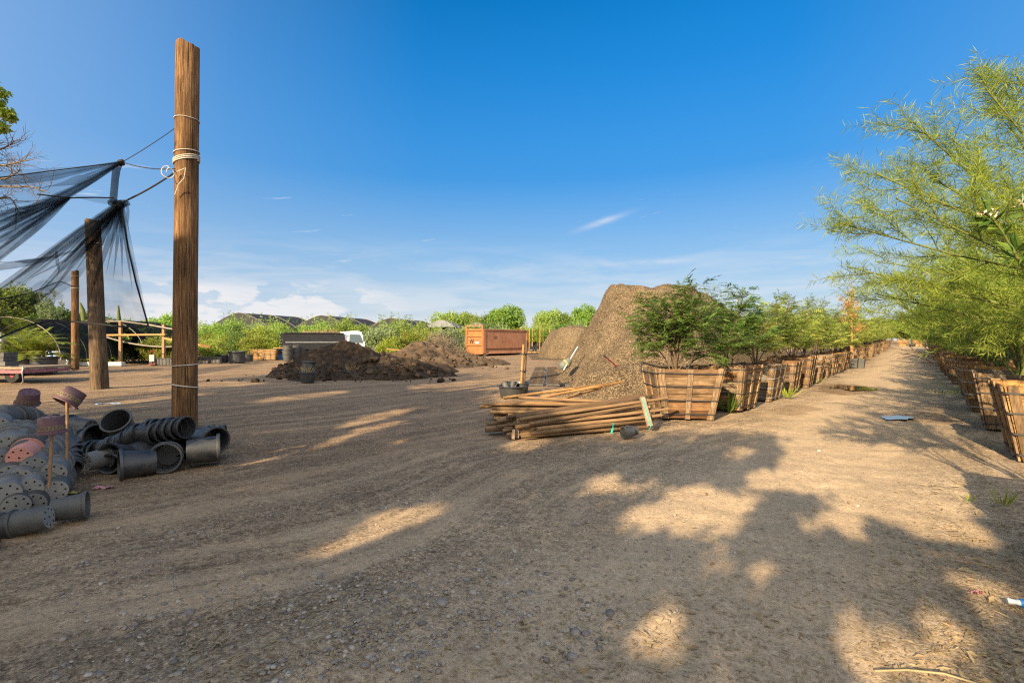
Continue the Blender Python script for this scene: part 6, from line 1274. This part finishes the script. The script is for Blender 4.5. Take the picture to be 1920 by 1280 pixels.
# bare tree and leafy tree at the upper left edge
base = np.array([-10.6, 8.6, 0]); e = empty('tree', base.tolist(), 0, 'leafless dry tree whose twigs reach in at the left edge over the upper net', 'tree')
LB = [[np.zeros(3), np.array([.1, 0, 1.8]), A(-60, 380, 8.4) - base, A(40, 350, 8.0) - base, A(92, 362, 7.8) - base], [np.zeros(3), np.array([.1, 0, 2.0]), A(-60, 330, 8.4) - base, A(10, 310, 8.1) - base, A(55, 300, 8) - base], [np.zeros(3), np.array([.05, 0, 2.2]), A(-60, 290, 8.4) - base, A(0, 280, 8.2) - base, A(32, 262, 8) - base], [np.zeros(3), np.array([.1, 0, 1.9]), A(-50, 350, 8.2) - base, A(10, 335, 8) - base, A(40, 318, 7.9) - base], [np.zeros(3), np.array([.1, 0, 1.7]), A(-60, 420, 8.2) - base, A(10, 370, 8) - base, A(40, 405, 7.9) - base]]
q = np.random.default_rng(4); wood = MB()
for lb in LB:
    P = catmull(lb, 24); n = len(P); wood.tube(P, np.linspace(.05, .006, n), 6); tg = nrm(np.gradient(P, axis=0))
    for i in range(n // 2, n - 1):
        for _ in range(2):
            s_ = spray(q, P[i], child_dir(q, tg[i], .1, .8), q.uniform(.2, .55), 6, 0, .3); wood.tube(s_, np.linspace(.006, .002, 6), 4, 0, False); st = nrm(np.gradient(s_, axis=0))
            for j in (2, 4): s2 = spray(q, s_[j], child_dir(q, st[j], .1, .9), q.uniform(.1, .28), 4, 0, .3); wood.tube(s2, np.linspace(.003, .0015, 4), 3, 0, False)
wood.build('branches', M['drybark'], e)
# ---- shade trees around and behind the camera: their crowns, thinned by shade_mask where sun patches fall, throw the dappled shade on the yard
def shade_mask(px, py):
    """where the photograph shows shade: 1 = shaded ground"""
    px = np.asarray(px, float); py = np.asarray(py, float); w_ = np.ones_like(px)
    def e_(cx, cy, rx, ry, a=0):
        c, s = math.cos(a), math.sin(a); u = ((px - cx) * c + (py - cy) * s) / rx; v = (-(px - cx) * s + (py - cy) * c) / ry; return np.hypot(u, v)
    lit = np.zeros(px.shape, bool)
    for a in ((1300, 950, 78, 42), (1195, 968, 46, 20), (1430, 893, 40, 13), (1390, 968, 27, 18), (1412, 930, 24, 16), (1340, 1045, 30, 20), (1232, 1178, 40, 44), (1600, 1190, 52, 54), (1752, 1195, 58, 50), (1705, 1245, 50, 34), (1320, 1265, 85, 22), (1130, 905, 30, 14), (1590, 965, 42, 18), (1520, 975, 34, 16), (1605, 1000, 30, 12), (740, 972, 84, 20, -.2), (640, 1008, 46, 13, -.2), (1800, 1055, 75, 24, .35), (1885, 1090, 50, 30), (560, 838, 90, 8, -.22), (700, 781, 72, 7, -.25), (470, 862, 45, 6), (700, 800, 50, 6, -.2),
              (1060, 800, 0, 0), (985, 830, 40, 12), (1000, 745, 70, 12), (60, 750, 90, 9, -.1), (400, 718, 90, 4), (300, 745, 80, 4, -.1), (560, 742, 90, 5, -.1), (1690, 885, 235, 70, .10), (1500, 890, 70, 24), (1770, 990, 130, 40, .45), (1400, 800, 0, 0), (1860, 905, 60, 26), (1875, 1165, 40, 26), (1790, 1240, 60, 40), (1660, 1262, 60, 26), (1823, 1046, 14, 7, -0.0), (1172, 1068, 14, 8, 0.0), (1092, 1115, 17, 9, -0.2), (1620, 905, 17, 9, -0.4), (1585, 1253, 19, 10, 0.1), (1474, 931, 7, 3, -0.4), (1036, 944, 10, 5, -0.0), (1466, 1041, 17, 9, 0.1), (1412, 1064, 15, 8, -0.2), (1749, 1259, 19, 10, 0.2), (1264, 992, 9, 5, -0.3), (1754, 1168, 12, 6, -0.1), (1010, 1243, 18, 9, -0.2), (1872, 1225, 13, 7, -0.1), (1695, 898, 15, 8, -0.2), (1858, 903, 11, 6, 0.2), (1098, 916, 10, 5, -0.4), (1502, 1180, 9, 5, -0.0), (1125, 944, 16, 9, 0.1), (1197, 915, 12, 6, -0.2), (1277, 1248, 17, 9, 0.3), (1761, 952, 12, 6, 0.1), (1197, 909, 19, 10, -0.2), (1270, 1171, 11, 6, -0.3), (1223, 905, 14, 8, 0.1), (1854, 1014, 12, 7, -0.0), (1170, 1094, 18, 10, -0.3), (1229, 1224, 17, 9, -0.2), (1182, 1158, 19, 10, 0.4), (1380, 1214, 14, 8, -0.3), (451, 992, 11, 5, -.2), (571, 964, 17, 4, -.2), (526, 944, 9, 3, -.2), (737, 970, 17, 4, -.2), (934, 840, 8, 4, -.2), (675, 812, 10, 4, -.2), (744, 826, 13, 6, -.2), (969, 931, 19, 5, -.2), (507, 807, 8, 6, -.2), (815, 992, 8, 5, -.2), (695, 946, 13, 6, -.2), (471, 909, 19, 6, -.2)):
        if a[2] > 0: lit |= e_(*a) < 1
    lit |= (py < 836 - (px - 1400) * .02) & (px > 1500 - (py - 660) * .2) & ~((e_(1450, 785, 90, 12, .3) < 1) | (e_(1530, 832, 60, 8, .2) < 1))
    lit |= (px > 1730) & (py < 880)
    lit &= ~((e_(1600, 930, 14, 26, .4) < 1) | (e_(1690, 940, 26, 10) < 1) | (e_(1745, 905, 24, 6, .5) < 1) | (e_(1640, 880, 24, 5) < 1))
    lit |= (py < 732 - .02 * (px - 800)) & (px > 770) & ~(e_(860, 705, 110, 9, -.1) < 1) & ~(e_(1010, 712, 45, 7) < 1)
    lit |= (px > 1000) & (py < 745)
    lit |= (py < 698) & (px < 520) & ~(e_(430, 696, 100, 5) < 1)
    lit |= (py < 690)
    return ~lit
def canopy(seed, crowns, n, label, trunks):
    q = np.random.default_rng(seed); cs = np.array(crowns, float); tries = n * 6
    k = q.integers(0, len(cs), tries); o = nrm(q.normal(0, 1, (tries, 3))) * q.uniform(0, 1, (tries, 1)) ** .4; P = cs[k, :3] + o * cs[k, 3:6]
    t_ = P[:, 2] / math.tan(EL); gx = P[:, 0] + SH[0] * t_; gy = P[:, 1] + SH[1] * t_
    ok = np.ones(tries, bool); jx, jy = q.normal(0, .035, tries), q.normal(0, .05, tries)
    for dl, sd in ((-.26, 0), (0, .07), (0, -.07), (.26, 0)):      # a leaf's own shadow is drawn out along the low sun
        hx = gx + jx + SH[0] * dl - SH[1] * sd; hy = gy + jy + SH[1] * dl + SH[0] * sd; hy_ = np.maximum(hy, .35)
        ok &= np.where(hy < 1.2, vn(hx * .7, hy * .7, 5) > -.35, shade_mask(CX + hx / hy_ * F, HY + H * F / hy_)) & ~((vn(hx * 3.1, hy * 2.6, 77) > .80) & (hy > 3.0) & (hx > -.6 + vn(hx, hy, 3)))
    ok &= (P[:, 2] > 2.2) & ~((P[:, 1] > .2) & (np.abs(P[:, 0]) < 1.12 * P[:, 1] + .3))
    for zz in (1.6, 2.4, 3.2, 4.0):       # leaves left out so sun reaches the feathery trees of the right row
        tt = (P[:, 2] - zz) / math.tan(EL); ox, oy = P[:, 0] + SH[0] * tt, P[:, 1] + SH[1] * tt; ok &= ~((tt > 0) & (ox > 2.6 + .0 * oy) & (oy > 3.6) & (ox < 11))
    P = P[ok][:n]; m = MB(); n2 = len(P); m.leaves(P, q.normal(0, 1, (n2, 3)) + [0, 0, -.3], nrm(q.normal(0, 1, (n2, 3))) + S * .9, q.uniform(.10, .18, n2), q.uniform(.07, .12, n2), 0, .1)
    b0 = trunks[0]; e = empty('tree', (b0[0], b0[1], 0), 0, label, 'tree', 'shade trees over the yard'); fo = m.build('crown', M['leafround'], e, (-b0[0], -b0[1], 0)); w2 = MB()
    for tb in trunks: w2.tube([np.array([tb[0] - b0[0], tb[1] - b0[1], -.1]), np.array([tb[0] - b0[0] + .1, tb[1] - b0[1], 2.0]), np.array([tb[0] - b0[0], tb[1] - b0[1] + .1, 4.2])], [.3, .24, .2], 10)
    for c in cs: d0 = np.array([b0[0], b0[1], 0]); j = min(range(len(trunks)), key=lambda i_: abs(trunks[i_][0] - c[0]) + abs(trunks[i_][1] - c[1])); tb = trunks[j]; w2.tube(catmull([np.array([tb[0], tb[1], 3.2]) - d0, (np.array([tb[0], tb[1], 4.6]) + c[:3]) / 2 - d0, c[:3] - d0], 10), np.linspace(.16, .04, 10), 7)
    w2.build('trunk', M['bark'], e); return n2
NC = []
NC.append(canopy(1, [(-3.5, -5.5, 4.6, 3, 3, 1.6), (0, -7.5, 5.0, 3, 3, 1.8), (-1.5, -10, 5.5, 3.5, 3, 2.2), (3, -8.5, 4.5, 2.6, 3, 1.7), (-2, -4, 3.9, 2.5, 2, 1.2)], 44000, 'broad shade tree just behind the camera', [(-1.5, -7.5)]))
NC.append(canopy(2, [(-8.5, -6, 5.0, 3.2, 3.5, 2), (-11, -8, 6.2, 3.5, 3.5, 2.4), (-6.5, -9, 6.0, 3, 3, 2.2), (-9.5, -2.5, 5.2, 2.8, 3, 2.0), (-7.0, -3.0, 4.2, 2.6, 2.4, 1.4)], 48000, 'broad shade tree behind the camera on its left', [(-9, -6)]))
NC.append(canopy(3, [(-13.5, -2, 6.6, 3.2, 3.2, 2.4), (-14, 3.0, 7.0, 3.2, 3.2, 2.4), (-11.5, 1.0, 6.6, 2.6, 2.8, 2.2), (-16.5, 0, 7.5, 3.2, 3.2, 2.2), (-17, 6, 7.4, 3.2, 3.2, 2.2), (-15, -6, 8.2, 3.2, 3.2, 2.2)], 52000, 'tall shade tree left of the camera', [(-14.5, 0)]))
NC.append(canopy(4, [(5.5, -7, 4.4, 2.4, 3, 1.6), (2.5, -4.5, 3.6, 2.2, 2, 1.1), (7.5, -5, 4.2, 2.2, 2.5, 1.6), (4.5, -11, 6.2, 3, 3, 2.0), (1, -13.5, 7.0, 3.5, 3, 2.0)], 44000, 'shade tree behind the camera on its right', [(4.8, -8.0)]))
# leafy tree whose branch end shows at the upper left edge
base = np.array([-13.0, 9.6, 0]); e = empty('tree', base.tolist(), 0, 'bright-leaved tree poking in at the upper left edge of the picture', 'tree'); q = np.random.default_rng(9)
C = [A(-6, 195, 9.0), A(12, 212, 9.0), A(4, 176, 9.0), A(-30, 180, 9.1), A(-60, 200, 9.2), A(6, 240, 9.0), A(18, 218, 9.0), A(-40, 150, 9.2), A(-20, 228, 9.), A(-90, 170, 9.4), A(-110, 220, 9.3)]; rr = [.16, .14, .12, .3, .4, .08, .1, .3, .15, .5, .4]; P = np.concatenate([c + nrm(q.normal(0, 1, (90, 3))) * r * q.uniform(.3, 1, (90, 1)) for c, r in zip(C, rr)]) - base
m = MB(); n = len(P); m.leaves(P, q.normal(0, 1, (n, 3)) + [0, 0, -.4], q.normal(0, 1, (n, 3)) + [0, -.6, .4], q.uniform(.06, .11, n), q.uniform(.05, .08, n), 0, .15); m.build('crown', M['leafbright'], e); w2 = MB(); w2.tube(catmull([[0, 0, 0], [0, 0, 2.5], [.5, 0, 4.6]], 10), np.linspace(.16, .09, 10), 8)
for c in C: w2.tube(catmull([[.5, 0, 4.6], (c - base) * .6 + [.2, 0, 1.9], c - base], 8), np.linspace(.05, .006, 8), 5)
w2.build('trunk', M['bark'], e)
print('canopy leaves', NC)
